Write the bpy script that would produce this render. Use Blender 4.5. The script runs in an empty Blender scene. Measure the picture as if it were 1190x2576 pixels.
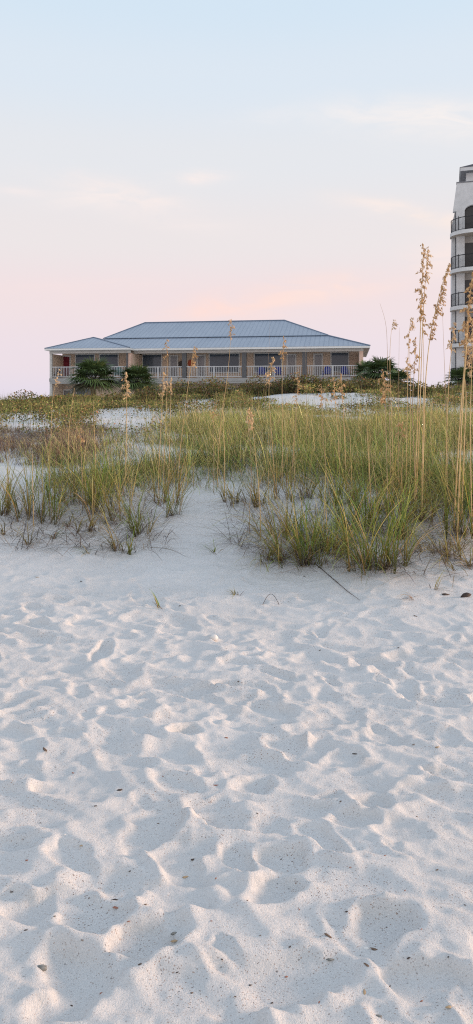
import bpy, math, random
import numpy as np
from math import sin, cos, pi, radians, sqrt, atan2
from mathutils import Vector, Matrix
random.seed(7); rng = np.random.default_rng(11)
S = bpy.context.scene
col = S.collection
# ------------------------------------------------------------------ camera
F, CX, HY, EYE = 1785.0, 595.0, 1005.0, 1.6      # focal length, principal column, horizon row (picture 1190 x 2576), eye height
cam = bpy.data.objects.new('camera', bpy.data.cameras.new('camera')); col.objects.link(cam)
cam.location = (0, 0, EYE); cam.rotation_euler = (radians(90), 0, 0)
cd = cam.data; cd.sensor_fit = 'VERTICAL'; cd.sensor_height = 36; cd.lens = 36*F/2576
cd.shift_y = -(1288-HY)/2576; cd.clip_end = 6000; cd.clip_start = 0.05
S.camera = cam
S.view_settings.view_transform = 'Standard'; S.view_settings.look = 'None'; S.view_settings.exposure = 0
S.render.engine = 'CYCLES'
S.cycles.pixel_filter_type = 'BLACKMAN_HARRIS'; S.cycles.filter_width = 1.15; S.cycles.use_denoising = False; S.cycles.sample_clamp_indirect = 3; S.cycles.max_bounces = 6; S.cycles.diffuse_bounces = 3; S.cycles.transparent_max_bounces = 6
def proj(x, y, z): return CX+F*x/y, HY-F*(z-EYE)/y
def at(px, py, D): return Vector(((px-CX)/F*D, D, EYE+(HY-py)/F*D))

# ------------------------------------------------------------------ materials
def mat(name, colr, rough=0.7, spec=0.3, metal=0.0):
    m = bpy.data.materials.new(name); m.use_nodes = True
    b = m.node_tree.nodes['Principled BSDF']
    b.inputs['Base Color'].default_value = (*colr, 1); b.inputs['Roughness'].default_value = rough
    b.inputs['Specular IOR Level'].default_value = spec; b.inputs['Metallic'].default_value = metal
    return m
def noisy(name, c1, c2, scale=6, rough=0.75, spec=0.3, bump=0.0, stretch=(1,1,1), detail=5):
    m = mat(name, c1, rough, spec); nt = m.node_tree; N = nt.nodes; L = nt.links; b = N['Principled BSDF']
    tc = N.new('ShaderNodeTexCoord'); mp = N.new('ShaderNodeMapping'); mp.inputs['Scale'].default_value = stretch
    nz = N.new('ShaderNodeTexNoise'); nz.inputs['Scale'].default_value = scale; nz.inputs['Detail'].default_value = detail
    rp = N.new('ShaderNodeValToRGB'); rp.color_ramp.elements[0].position = .35; rp.color_ramp.elements[1].position = .68
    rp.color_ramp.elements[0].color = (*c1, 1); rp.color_ramp.elements[1].color = (*c2, 1)
    L.new(tc.outputs['Object'], mp.inputs[0]); L.new(mp.outputs[0], nz.inputs['Vector']); L.new(nz.outputs['Fac'], rp.inputs[0])
    L.new(rp.outputs[0], b.inputs['Base Color'])
    if bump:
        bp = N.new('ShaderNodeBump'); bp.inputs['Strength'].default_value = bump; bp.inputs['Distance'].default_value = .02
        L.new(nz.outputs['Fac'], bp.inputs['Height']); L.new(bp.outputs[0], b.inputs['Normal'])
    return m
def leaf_mat(name, transl=0.3, rough=0.6, gain=1.0):
    m = bpy.data.materials.new(name); m.use_nodes = True; nt = m.node_tree; N = nt.nodes; L = nt.links
    b = N['Principled BSDF']; b.inputs['Roughness'].default_value = rough; b.inputs['Specular IOR Level'].default_value = .25
    a = N.new('ShaderNodeAttribute'); a.attribute_name = 'col'
    t = N.new('ShaderNodeBsdfTranslucent'); mx = N.new('ShaderNodeMixShader'); mx.inputs[0].default_value = transl
    L.new(a.outputs['Color'], b.inputs['Base Color']); L.new(a.outputs['Color'], t.inputs['Color'])
    L.new(b.outputs[0], mx.inputs[1]); L.new(t.outputs[0], mx.inputs[2]); L.new(mx.outputs[0], N['Material Output'].inputs['Surface'])
    return m
M = {}
M['leaf'] = leaf_mat('grass_blades'); M['palm'] = leaf_mat('palm_leaf', .15, .5)
M['straw'] = noisy('straw_stem', (.50,.33,.14), (.68,.50,.26), 14, .6)
M['brownstem'] = noisy('old_stem', (.34,.22,.12), (.50,.36,.22), 14, .7)
M['seed'] = noisy('seed_husk', (.42,.24,.10), (.66,.44,.22), 60, .6)
M['seedpale'] = noisy('pale_seed_husk', (.52,.34,.17), (.74,.54,.32), 60, .6)
M['tan'] = noisy('tan_shingle', (.68,.525,.40), (.74,.575,.44), 1.6, .9, bump=.05, detail=3)
M['peach'] = noisy('peach_shingle', (.66,.45,.35), (.74,.52,.41), 9, .9, bump=.3)  # peach siding, with the low sun's pink also put into the colour
M['greypost'] = noisy('grey_timber', (.10,.10,.105), (.14,.14,.14), 5, .8, bump=.2, stretch=(3,3,.6))
M['trim'] = noisy('weathered_trim', (.48,.46,.43), (.58,.56,.52), 3, .8, stretch=(1,1,4))
M['deck'] = noisy('deck_fascia', (.30,.295,.28), (.40,.39,.37), 2.5, .85, stretch=(1,1,5), bump=.2)
M['white'] = noisy('white_paint', (.50,.50,.50), (.58,.58,.575), 6, .55)
M['frame'] = noisy('cream_frame', (.70,.685,.65), (.78,.765,.73), 6, .6)
M['redcloth'] = noisy('red_curtain', (.16,.02,.035), (.26,.04,.05), 12, .9, stretch=(6,6,1))
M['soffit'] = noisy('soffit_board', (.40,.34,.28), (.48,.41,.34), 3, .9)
M['bluechair'] = noisy('blue_resin', (.015,.03,.28), (.025,.045,.38), 9, .45)
M['tealchair'] = noisy('teal_resin', (.02,.17,.17), (.03,.23,.22), 9, .45)
M['navychair'] = noisy('navy_resin', (.012,.018,.05), (.02,.03,.08), 9, .5)
M['redorn'] = noisy('red_orange_paint', (.40,.07,.03), (.55,.13,.05), 20, .6)
M['darkorn'] = noisy('dark_iron', (.05,.04,.035), (.09,.07,.06), 20, .6)
M['brass'] = mat('handle_metal', (.35,.33,.30), .35, .5, .8)
M['stucco'] = noisy('white_stucco', (.56,.555,.55), (.66,.655,.65), 2.2, .9, bump=.25)
M['slab'] = noisy('painted_slab', (.62,.615,.60), (.72,.71,.69), 1.6, .85)
M['iron'] = noisy('black_iron', (.015,.015,.018), (.03,.03,.034), 8, .5)
M['slate'] = noisy('slate_roof', (.045,.045,.055), (.085,.08,.09), 5, .8, bump=.4)
M['coping'] = noisy('grey_coping', (.16,.16,.17), (.22,.22,.23), 3, .7)
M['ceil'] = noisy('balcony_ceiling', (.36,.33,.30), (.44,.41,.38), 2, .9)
M['bark'] = noisy('palm_bark', (.12,.085,.055), (.24,.17,.11), 18, .9, bump=.8)
M['twig'] = noisy('shrub_twig', (.12,.08,.055), (.20,.14,.10), 18, .9)
M['drift'] = noisy('driftwood', (.12,.075,.05), (.24,.16,.11), 30, .85, stretch=(1,6,1), bump=.5)
M['darkdrift'] = noisy('dark_driftwood', (.045,.032,.028), (.11,.08,.065), 30, .85, bump=.5)
M['shellwhite'] = noisy('white_shell', (.70,.67,.63), (.84,.81,.77), 40, .5)
M['shellred'] = noisy('rust_shell', (.30,.11,.07), (.45,.20,.13), 40, .5)
M['shellgrey'] = noisy('grey_shell', (.12,.12,.11), (.27,.27,.25), 60, .5, stretch=(1,5,1))
M['shelltan'] = noisy('tan_shell', (.42,.28,.15), (.58,.42,.26), 40, .5)
def glass(name, c, rough):
    m = mat(name, c, rough, .5); nt = m.node_tree; N = nt.nodes; L = nt.links; b = N['Principled BSDF']
    tc = N.new('ShaderNodeTexCoord'); nz = N.new('ShaderNodeTexNoise'); nz.inputs['Scale'].default_value = .5
    bp = N.new('ShaderNodeBump'); bp.inputs['Strength'].default_value = .05; bp.inputs['Distance'].default_value = .1
    L.new(tc.outputs['Object'], nz.inputs['Vector']); L.new(nz.outputs[0], bp.inputs['Height']); L.new(bp.outputs[0], b.inputs['Normal'])
    rp = N.new('ShaderNodeValToRGB'); rp.color_ramp.elements[0].color = (c[0]*.7, c[1]*.7, c[2]*.7, 1); rp.color_ramp.elements[1].color = (c[0]*1.35, c[1]*1.35, c[2]*1.3, 1)
    L.new(nz.outputs[0], rp.inputs[0]); L.new(rp.outputs[0], b.inputs['Base Color'])
    return m
M['glass'] = glass('window_glass', (.075,.105,.145), .12)
M['doorglass'] = glass('door_glass', (.26,.255,.27), .18)
M['darkglass'] = glass('shaded_glass', (.02,.018,.02), .3)
# metal roofing: blue grey, faint standing seams across the slope
def roof_mat():
    m = noisy('metal_roof', (.29,.335,.40), (.335,.38,.445), .8, .42, .5, stretch=(1,.25,1)); nt = m.node_tree; N = nt.nodes; L = nt.links; b = N['Principled BSDF']
    tc = N.new('ShaderNodeTexCoord'); sx = N.new('ShaderNodeSeparateXYZ'); L.new(tc.outputs['Object'], sx.inputs[0])
    mu = N.new('ShaderNodeMath'); mu.operation = 'MULTIPLY'; mu.inputs[1].default_value = 1/.41; L.new(sx.outputs['X'], mu.inputs[0])
    fr = N.new('ShaderNodeMath'); fr.operation = 'FRACT'; L.new(mu.outputs[0], fr.inputs[0])
    gt = N.new('ShaderNodeMath'); gt.operation = 'GREATER_THAN'; gt.inputs[1].default_value = .8; L.new(fr.outputs[0], gt.inputs[0])
    mx = N.new('ShaderNodeMix'); mx.data_type = 'RGBA'; mx.blend_type = 'MULTIPLY'
    old = b.inputs['Base Color'].links[0].from_socket
    mx.inputs[7].default_value = (.80,.82,.85,1)
    L.new(old, mx.inputs[6]); L.new(gt.outputs[0], mx.inputs[0]); L.new(mx.outputs[2], b.inputs['Base Color'])
    bp = N.new('ShaderNodeBump'); bp.inputs['Strength'].default_value = .4; bp.inputs['Distance'].default_value = .03
    L.new(gt.outputs[0], bp.inputs['Height']); L.new(bp.outputs[0], b.inputs['Normal'])
    return m
M['roof'] = roof_mat()
def sand_mat():
    m = bpy.data.materials.new('sand'); m.use_nodes = True; nt = m.node_tree; N = nt.nodes; L = nt.links
    b = N['Principled BSDF']; b.inputs['Roughness'].default_value = .95; b.inputs['Specular IOR Level'].default_value = .1
    tc = N.new('ShaderNodeTexCoord'); P = tc.outputs['Object']
    def noise(sc, det=4, rough=.6):
        n = N.new('ShaderNodeTexNoise'); n.inputs['Scale'].default_value = sc; n.inputs['Detail'].default_value = det; n.inputs['Roughness'].default_value = rough
        L.new(P, n.inputs['Vector']); return n.outputs['Fac']
    def math(op, a, b2):
        n = N.new('ShaderNodeMath'); n.operation = op
        for i, v in enumerate((a, b2)):
            if v is None: continue
            if isinstance(v, (int, float)): n.inputs[i].default_value = v
            else: L.new(v, n.inputs[i])
        return n.outputs[0]
    def ramp(v, a, b2, c1, c2):
        r = N.new('ShaderNodeValToRGB'); r.color_ramp.elements[0].position = a; r.color_ramp.elements[1].position = b2
        r.color_ramp.elements[0].color = (*c1, 1); r.color_ramp.elements[1].color = (*c2, 1); L.new(v, r.inputs[0]); return r.outputs[0]
    def mix(f, a, b2, mode='MIX'):
        x = N.new('ShaderNodeMix'); x.data_type = 'RGBA'; x.blend_type = mode
        if isinstance(f, (int, float)): x.inputs[0].default_value = f
        else: L.new(f, x.inputs[0])
        for i, v in ((6, a), (7, b2)):
            if isinstance(v, tuple): x.inputs[i].default_value = (*v, 1)
            else: L.new(v, x.inputs[i])
        return x.outputs[2]
    base = ramp(noise(1.1, 6), .3, .7, (.70,.69,.67), (.78,.768,.745))
    base = mix(.55, base, ramp(noise(230, 3, .8), .3, .7, (.62,.62,.62), (1,1,1)), 'MULTIPLY')
    for sc, thr, c, keep in ((85, .17, (.15,.095,.075), .40), (120, .21, (.30,.17,.11), .55), (62, .13, (.09,.085,.09), .28), (95, .17, (.86,.82,.78), .4), (150, .2, (.2,.13,.1), .5)):
        mp = N.new('ShaderNodeMapping'); mp.inputs['Rotation'].default_value = (0, 0, sc); mp.inputs['Scale'].default_value = (1, 1.6, 1); L.new(P, mp.inputs[0])
        wn = N.new('ShaderNodeTexNoise'); wn.inputs['Scale'].default_value = 45; L.new(P, wn.inputs['Vector'])
        ad = N.new('ShaderNodeMix'); ad.data_type = 'VECTOR'; ad.inputs[0].default_value = .012; L.new(mp.outputs[0], ad.inputs[4]); L.new(wn.outputs['Color'], ad.inputs[5])
        v = N.new('ShaderNodeTexVoronoi'); v.inputs['Scale'].default_value = sc; L.new(ad.outputs[1], v.inputs['Vector'])
        sp = N.new('ShaderNodeSeparateColor'); L.new(v.outputs['Color'], sp.inputs[0])
        rr = math('MULTIPLY', sp.outputs[1], thr*1.6)
        f = math('MULTIPLY', math('LESS_THAN', v.outputs['Distance'], rr), math('LESS_THAN', sp.outputs[0], keep))
        f = math('MULTIPLY', f, ramp(noise(2.4, 4), .36, .62, (.15,)*3, (.85,)*3))
        base = mix(f, base, c)
    L.new(base, b.inputs['Base Color'])
    h = math('ADD', math('MULTIPLY', noise(70, 5, .7), .55), math('MULTIPLY', noise(260, 3, .7), .35))
    bp = N.new('ShaderNodeBump'); bp.inputs['Strength'].default_value = .7; bp.inputs['Distance'].default_value = .014
    L.new(h, bp.inputs['Height']); L.new(bp.outputs[0], b.inputs['Normal'])
    return m
M['sand'] = sand_mat()

# ------------------------------------------------------------------ helpers
def tag(o, label=None, cat=None, group=None, kind=None):
    if label: o['label'] = label
    if cat: o['category'] = cat
    if group: o['group'] = group
    if kind: o['kind'] = kind
    return o
def empty(name, loc=(0,0,0), rz=0):
    o = bpy.data.objects.new(name, None); col.objects.link(o); o.location = loc; o.rotation_euler = (0,0,rz)
    o.empty_display_size = .2; return o
class MB:
    def __init__(s): s.v = []; s.f = []
    def poly(s, pts):
        n = len(s.v); s.v += [tuple(p) for p in pts]; s.f.append(tuple(range(n, n+len(pts)))); return s
    def box(s, x0, x1, y0, y1, z0, z1):
        n = len(s.v)
        s.v += [(x0,y0,z0),(x1,y0,z0),(x1,y1,z0),(x0,y1,z0),(x0,y0,z1),(x1,y0,z1),(x1,y1,z1),(x0,y1,z1)]
        s.f += [tuple(n+i for i in f) for f in ((0,3,2,1),(4,5,6,7),(0,1,5,4),(1,2,6,5),(2,3,7,6),(3,0,4,7))]; return s
    def prism(s, pts, axis, a, b):     # extrude a polygon (2-D pts) along an axis
        n = len(s.v); k = len(pts)
        for w in (a, b):
            for p in pts:
                s.v.append({'x': (w,p[0],p[1]), 'y': (p[0],w,p[1]), 'z': (p[0],p[1],w)}[axis])
        s.f.append(tuple(n+i for i in range(k))[::-1]); s.f.append(tuple(n+k+i for i in range(k)))
        for i in range(k): j = (i+1) % k; s.f.append((n+i, n+j, n+k+j, n+k+i))
        return s
    def tube(s, pts, rad, k=6, cap=True):
        pts = [Vector(p) for p in pts]
        if not hasattr(rad, '__len__'): rad = [rad]*len(pts)
        n = len(s.v)
        for i, p in enumerate(pts):
            d = (pts[min(i+1, len(pts)-1)]-pts[max(i-1, 0)]).normalized()
            a = d.cross(Vector((0,1,.01)) if abs(d.y) < .9 else Vector((1,0,0))).normalized(); b = d.cross(a)
            for j in range(k):
                t = 2*pi*j/k; s.v.append(tuple(p+(a*cos(t)+b*sin(t))*rad[i]))
        for i in range(len(pts)-1):
            for j in range(k):
                s.f.append((n+i*k+j, n+i*k+(j+1) % k, n+(i+1)*k+(j+1) % k, n+(i+1)*k+j))
        if cap: s.f.append(tuple(n+j for j in range(k))[::-1]); s.f.append(tuple(n+(len(pts)-1)*k+j for j in range(k)))
        return s
    def build(s, name, m, parent=None, smooth=False, bevel=0):
        me = bpy.data.meshes.new(name); me.from_pydata(s.v, [], s.f); me.update(); me.materials.append(m)
        if smooth: me.polygons.foreach_set('use_smooth', [True]*len(me.polygons))
        o = bpy.data.objects.new(name, me); col.objects.link(o)
        if parent: o.parent = parent
        if bevel:
            b = o.modifiers.new('bevel', 'BEVEL'); b.width = bevel; b.segments = 2
        return o
def np_mesh(name, verts, quads, m, parent=None, colors=None, smooth=False):
    me = bpy.data.meshes.new(name); nv, nf = len(verts), len(quads); k = quads.shape[1]
    me.vertices.add(nv); me.vertices.foreach_set('co', np.ascontiguousarray(verts, dtype=np.float32).ravel())
    me.loops.add(nf*k); me.loops.foreach_set('vertex_index', np.ascontiguousarray(quads, dtype=np.int32).ravel())
    me.polygons.add(nf); me.polygons.foreach_set('loop_start', np.arange(0, nf*k, k, dtype=np.int32))
    if smooth: me.polygons.foreach_set('use_smooth', np.ones(nf, dtype=bool))
    me.update(calc_edges=True)
    if colors is not None:
        a = me.attributes.new('col', 'FLOAT_COLOR', 'POINT')
        a.data.foreach_set('color', np.concatenate([colors, np.ones((nv, 1))], 1).astype(np.float32).ravel())
    me.materials.append(m)
    o = bpy.data.objects.new(name, me); col.objects.link(o)
    if parent: o.parent = parent
    return o
def sstep(a, b, x):
    t = np.clip((np.asarray(x, float)-a)/(b-a), 0, 1); return t*t*(3-2*t)
def vnoise(x, y, sc, seed):
    x = np.asarray(x, float)*sc; y = np.asarray(y, float)*sc
    i = np.floor(x); j = np.floor(y); fx = x-i; fy = y-j; fx = fx*fx*(3-2*fx); fy = fy*fy*(3-2*fy)
    def h(a, b):
        n = np.sin(a*127.1+b*311.7+seed*74.7)*43758.5453; return n-np.floor(n)
    return (h(i,j)*(1-fx)+h(i+1,j)*fx)*(1-fy)+(h(i,j+1)*(1-fx)+h(i+1,j+1)*fx)*fy-.5

# ------------------------------------------------------------------ the terrain: beach, foredune and the crest in front of the houses
_pd = np.array([-5, 4.5, 6.2, 7.5, 9, 10.5, 12, 15, 18, 22, 26, 30, 34, 37, 41, 48, 54, 70, 400, 4000.])
_pz = np.array([0, 0, .05, .20, .38, .54, .67, .85, .96, 1.06, 1.22, 1.42, 1.58, 1.62, 1.42, 1.00, .55, .35, 0, 0])
_fd = np.arange(-5, 90, .1); _fz = np.interp(_fd, _pd, _pz)
_k = np.exp(-.5*(np.arange(-15, 16)/6.)**2); _k /= _k.sum(); _fz = np.convolve(np.pad(_fz, 15, 'edge'), _k, 'valid')
def T(x, D):
    x = np.asarray(x, float); D = np.asarray(D, float)
    sh = (1.35*sstep(.1, 1.3, x)+.45*sstep(-.9, -1.8, x))*(1-sstep(10, 17, D))*sstep(3.5, 5.5, D)
    De = D+sh
    z = np.where(De < 89, np.interp(De, _fd, _fz), np.interp(De, _pd, _pz))
    u = x/np.maximum(D, 4)
    back = sstep(22, 32, D)*(1-sstep(46, 60, D))
    z = z+back*(.28*sstep(-.02, .1, u)-.34*sstep(-.06, -.24, u))
    dn = sstep(6.5, 9.5, D)
    z = z+dn*(.14*vnoise(x, D, .55, 3)+.07*vnoise(x, D, 1.4, 5))*(1-sstep(80, 160, D))+back*.26*vnoise(x, D, .22, 9)
    return z
# trampled sand: a height map of overlapping footprints on a 1 cm raster
RX0, RD0, RES = -7.0, .1, .01
nxh, nyh = 1400, 1000
gx, gy = np.meshgrid(RX0+np.arange(nxh)*RES, RD0+np.arange(nyh)*RES)
Hm = .022*vnoise(gx, gy*1.5, 2.1, 21)+.02*vnoise(gx, gy*1.3, .9, 22)
npr = 4600
def flat_px(px, py, wpx): D = EYE*F/(py-HY); return (px-CX)/F*D, D, wpx/2/F*D
fixed = [flat_px(*v) for v in ((968,2318,165),(195,2440,200),(215,2290,190),(640,1968,105),(940,2015,105),(468,1836,80),(690,2230,130),
                              (360,2360,160),(560,2060,130),(1060,2460,170))]
wx_ = gx+.10*vnoise(gx, gy, 2.2, 71); wy_ = gy+.38*gx+.09*vnoise(gx, gy, 2.6, 72)
Hm += .024*((1-2*np.abs(vnoise(wx_, wy_*2.5, 2.9, 73)))**1.6-.43)+.010*((1-2*np.abs(vnoise(wx_, wy_*2.3, 6.3, 74)))**1.5-.45)
for k in range(npr+len(fixed)):
    if k < npr:
        cx, cy = rng.uniform(-6.6, 6.6), rng.uniform(.4, 9.6)
        big = rng.choice([.42, .6, .8, 1.0], p=[.25, .35, .28, .12])*rng.uniform(.85, 1.15)
        a, b = .155*big, .080*big*rng.uniform(.75, 1.3); th = rng.normal(-.18, .42) if rng.random() < .82 else rng.uniform(0, pi)
        dep = rng.uniform(.014, .036)*big**.8
    else:
        cx, cy, a = fixed[k-npr]; b = a*rng.uniform(.62, .8); big = a/.12; th = rng.normal(0, .25); dep = rng.uniform(.024, .036)
    R = int(.36*big/RES); ix, iy = int((cx-RX0)/RES), int((cy-RD0)/RES)
    x0, x1, y0, y1 = max(ix-R, 0), min(ix+R, nxh), max(iy-R, 0), min(iy+R, nyh)
    if x1-x0 < 8 or y1-y0 < 8: continue
    X = gx[y0:y1, x0:x1]-cx; Y = gy[y0:y1, x0:x1]-cy
    u = X*cos(th)+Y*sin(th); v = -X*sin(th)+Y*cos(th)
    ph = np.arctan2(v/b, u/a)
    r = np.sqrt((u/a)**2+(v/b)**2)/(1+.12*np.cos(2*ph+rng.uniform(0, 6))+.10*np.cos(3*ph+rng.uniform(0, 6))+.06*np.cos(5*ph+rng.uniform(0, 6))+.03*np.cos(9*ph+rng.uniform(0, 6)))
    h = Hm[y0:y1, x0:x1]
    e_ = rng.uniform(.70, .93); m = 1-sstep(e_, 1.96-e_, r)
    base = h[(y1-y0)//2, (x1-x0)//2]*.45
    bowl = base-dep*(1-.5*np.clip(r, 0, 1.2)**2)+.22*dep*u/a*rng.choice([-1, 1])
    m = m*(rng.uniform(.5, 1) if k < npr else 1)
    rim = dep*rng.uniform(.18, .42)*np.exp(-((r-1.28)/.25)**2)*(1+.6*np.cos(ph+rng.uniform(0, 6)))
    Hm[y0:y1, x0:x1] = h*(1-m)+bowl*m+rim
def blur(A, n):
    for _ in range(n):
        A = (np.roll(A, 1, 0)+2*A+np.roll(A, -1, 0))/4; A = (np.roll(A, 1, 1)+2*A+np.roll(A, -1, 1))/4
    return A
Hm = .15*blur(Hm, 3)+.85*Hm
Hm = Hm-blur(Hm[::8, ::8], 60).repeat(8, 0).repeat(8, 1)[:nyh, :nxh]*.8
Hm += .0035*((1-2*np.abs(vnoise(wx_, wy_*1.8, 11, 75)))**1.5-.45)+.006*vnoise(gx, gy, 8, 31)+.0055*vnoise(gx, gy, 22, 32)+.0034*vnoise(gx, gy, 48, 33)+.0020*vnoise(gx, gy, 90, 34)
Hm -= .01
def ripple(x, D):
    fx = np.clip((np.asarray(x, float)-RX0)/RES, 0, nxh-1.001); fy = np.clip((np.asarray(D, float)-RD0)/RES, 0, nyh-1.001)
    i = fx.astype(int); j = fy.astype(int); fx = fx-i; fy = fy-j
    return (Hm[j,i]*(1-fx)+Hm[j,i+1]*fx)*(1-fy)+(Hm[j+1,i]*(1-fx)+Hm[j+1,i+1]*fx)*fy
def G(x, D):
    x = np.asarray(x, float); D = np.asarray(D, float)
    lim = 6.7-.5*sstep(0, 1.2, x)+.9*vnoise(x, D, .6, 41)
    amp = 1-.85*sstep(lim-2.1, lim+.3, D)
    amp = amp*(1-sstep(8.4, 9.6, D))*(1-sstep(6.0, 6.9, np.abs(x)))*sstep(.15, .6, D)
    far = sstep(8, 9.5, D)*(1-sstep(60, 80, D))
    return T(x, D)+ripple(x, D)*amp+far*(.03*vnoise(x, D, 2.7, 51)+.018*vnoise(x, D, 6.1, 52))
def hit(px, py):                        # where a line of sight meets the ground
    t = np.concatenate([np.arange(1.2, 12, .01), np.arange(12, 60, .05)])
    z = EYE+(HY-py)/F*t; x = (px-CX)/F*t
    g = T(x, t); i = np.argmax(z <= g)
    if not (z <= g).any(): i = len(t)-1
    return x[i], t[i], float(G(x[i], t[i]))
# one sheet, fine near the camera and coarse towards the horizon
d = [-2.9, -2.3, -1.6, -.9, -.3, .2, .6, .9]; y = 1.1
while y < 9.6: d.append(y); y += max(.006, .0030*(y+.6))
while y < 60: d.append(y); y += .009*y
while y < 3500: d.append(y); y += .06*y
d = np.array(d)
uu = np.concatenate([-np.geomspace(4, .56, 22), np.arange(-.55, .5501, .0017), np.geomspace(.56, 4, 22)])
UU, DD = np.meshgrid(uu, d)
XX = UU*(DD+3.0)
ZZ = G(XX, DD)
nr, nc = XX.shape
idx = np.arange(nr*nc).reshape(nr, nc)
q = np.stack([idx[:-1,:-1], idx[:-1,1:], idx[1:,1:], idx[1:,:-1]], -1).reshape(-1, 4)
tag(np_mesh('sand_ground', np.stack([XX, DD, ZZ], -1).reshape(-1, 3), q, M['sand'], smooth=True), kind='structure')

# ------------------------------------------------------------------ blades
class Blades:
    def __init__(s): s.V = []; s.Q = []; s.C = []; s.n = 0
    def add(s, base, az, lean, curl, L, w, c0, c1, nseg=5, twist=None, flop=None):
        N = len(az); t = np.linspace(0, 1, nseg+1)
        p = np.array(base, float).copy(); P = [p.copy()]
        d = np.stack([np.cos(az), np.sin(az)], 1)
        for i in range(nseg):
            a = lean+curl*((i+.5)/nseg)**1.35
            st = (L/nseg)[:, None]*np.concatenate([np.sin(a)[:, None]*d, np.cos(a)[:, None]], 1)
            if flop is not None:                     # lying blades stop at the sand
                zmin = flop; nz = p[:, 2]+st[:, 2]; st[:, 2] = np.where(nz < zmin, zmin-p[:, 2], st[:, 2])
            p = p+st; P.append(p.copy())
        P = np.stack(P, 1)
        tw = twist if twist is not None else rng.uniform(-1.1, 1.1, N)
        side = np.stack([-np.sin(az)*np.cos(tw)+np.cos(az)*np.sin(tw)*.6, np.cos(az)*np.cos(tw)+np.sin(az)*np.sin(tw)*.6, .2*np.sin(tw)], 1)
        ww = (w[:, None]*np.maximum((1-t**1.8), .06)[None, :]*np.minimum(.55+1.5*t, 1)[None, :])
        A = P+side[:, None]*ww[..., None]/2; B = P-side[:, None]*ww[..., None]/2
        V = np.stack([A, B], 2).reshape(N, -1, 3)
        C = c0[:, None]*(1-t)[None, :, None]+c1[:, None]*t[None, :, None]
        C = np.repeat(C, 2, axis=1)
        i0 = np.arange(nseg)*2
        q = np.stack([i0, i0+1, i0+3, i0+2], 1)
        Q = (np.arange(N)*(2*(nseg+1)))[:, None, None]+q[None]+s.n
        s.V.append(V.reshape(-1, 3)); s.C.append(C.reshape(-1, 3)); s.Q.append(Q.reshape(-1, 4)); s.n += N*2*(nseg+1)
        return P
    def leaves(s, ctr, size, c, elong=1.6, up=.4):
        N = len(ctr); a = rng.normal(size=(N, 3)); a[:, 2] *= .7; a /= np.linalg.norm(a, axis=1)[:, None]
        n = rng.normal(size=(N, 3)); n[:, 2] += up; b = np.cross(a, n); b /= np.linalg.norm(b, axis=1)[:, None]+1e-9
        sz = size[:, None]
        V = np.stack([ctr-a*sz*elong/2, ctr-b*sz*.42, ctr+a*sz*elong/2, ctr+b*sz*.42], 1)
        Q = (np.arange(N)*4)[:, None]+np.arange(4)[None]+s.n
        s.V.append(V.reshape(-1, 3)); s.C.append(np.repeat(c, 4, 0)); s.Q.append(Q); s.n += 4*N
    def build(s, name, m, parent=None):
        return np_mesh(name, np.concatenate(s.V), np.concatenate(s.Q), m, parent, np.concatenate(s.C))
def pick(pal, n, jit=.18):
    pal = np.array(pal); w = pal[:, 3]/pal[:, 3].sum()
    c = pal[rng.choice(len(pal), n, p=w), :3]
    return np.clip(c*(1+rng.normal(0, jit, (n, 1)))*(1+rng.normal(0, .06, (n, 3))), .01, .9)
GREEN = [(.14,.22,.055,3.4), (.20,.27,.075,3), (.12,.17,.05,2), (.34,.32,.11,2), (.50,.40,.18,1.1)]
MEADOW = [(.20,.26,.065,3.4), (.27,.31,.08,3.2), (.09,.115,.035,3), (.46,.39,.13,2.2), (.58,.47,.21,1.4), (.32,.19,.10,.8)]
PURPLE = [(.17,.105,.085,3), (.27,.18,.12,2), (.12,.085,.08,2.5), (.30,.29,.12,2), (.44,.35,.18,1)]
DEAD = [(.16,.12,.10,3), (.26,.19,.14,2), (.40,.31,.20,1.2), (.10,.08,.075,1.5)]
LEAFY = [(.17,.18,.05,3), (.26,.26,.07,3), (.075,.09,.03,3.6), (.40,.32,.12,1.3), (.36,.18,.08,1.8), (.22,.14,.08,1.5)]

# ------------------------------------------------------------------ meadow of dune grass (nobody could count it)
front_x = [-400, 0, 60, 120, 230, 350, 440, 500, 560, 620, 700, 800, 880, 960, 1050, 1190, 1700]
front_y = [1240, 1160, 1170, 1225, 1275, 1245, 1232, 1222, 1216, 1228, 1230, 1228, 1240, 1268, 1290, 1305, 1320]
bare = [(318,1056,105,26,.93), (340,1080,50,10,.7), (60,1074,95,13,.95), (40,1192,90,26,.85), (215,1165,40,10,.5), (705,994,95,13,.97),
        (900,1003,150,17,.97), (1010,1004,70,14,.95), (640,992,40,10,.9), (555,998,50,9,.8), (330,1120,30,10,.8), (555,1003,60,8,.5), (130,1025,80,8,.5)]
def bareness(px, py):
    r = np.zeros_like(px)
    for cx, cy, rx, ry, s in bare:
        e = ((px-cx)/rx)**2+((py-cy)/ry)**2
        r = np.maximum(r, s*(1-sstep(.6, 1.35, e)))
    return r*np.clip(.95+1.3*vnoise(px, py, .045, 91)+.7*vnoise(px, py*2.5, .11, 92), 0, 1.05)
nC = 34000
Dc = 5.6+(34.5-5.6)*rng.random(nC)**1.15
xc = rng.uniform(-.44, .44, nC)*(Dc+1.5)
zc = T(xc, Dc); px, py = proj(xc, Dc, zc)
fd_ = np.interp(px, front_x, front_y)-py; ok = fd_ > 12*rng.normal(size=nC)
ok &= rng.random(nC) < np.where(px > 540, np.clip(.26+fd_/90, .1, 1), np.clip(.35+fd_/90, .2, 1))
ok &= rng.random(nC) > bareness(px, py)
lim = np.interp(px, [0, 200, 420, 520, 700, 1190], [1066, 1060, 1045, 1032, 1022, 1018])+9*rng.normal(size=nC)
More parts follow.
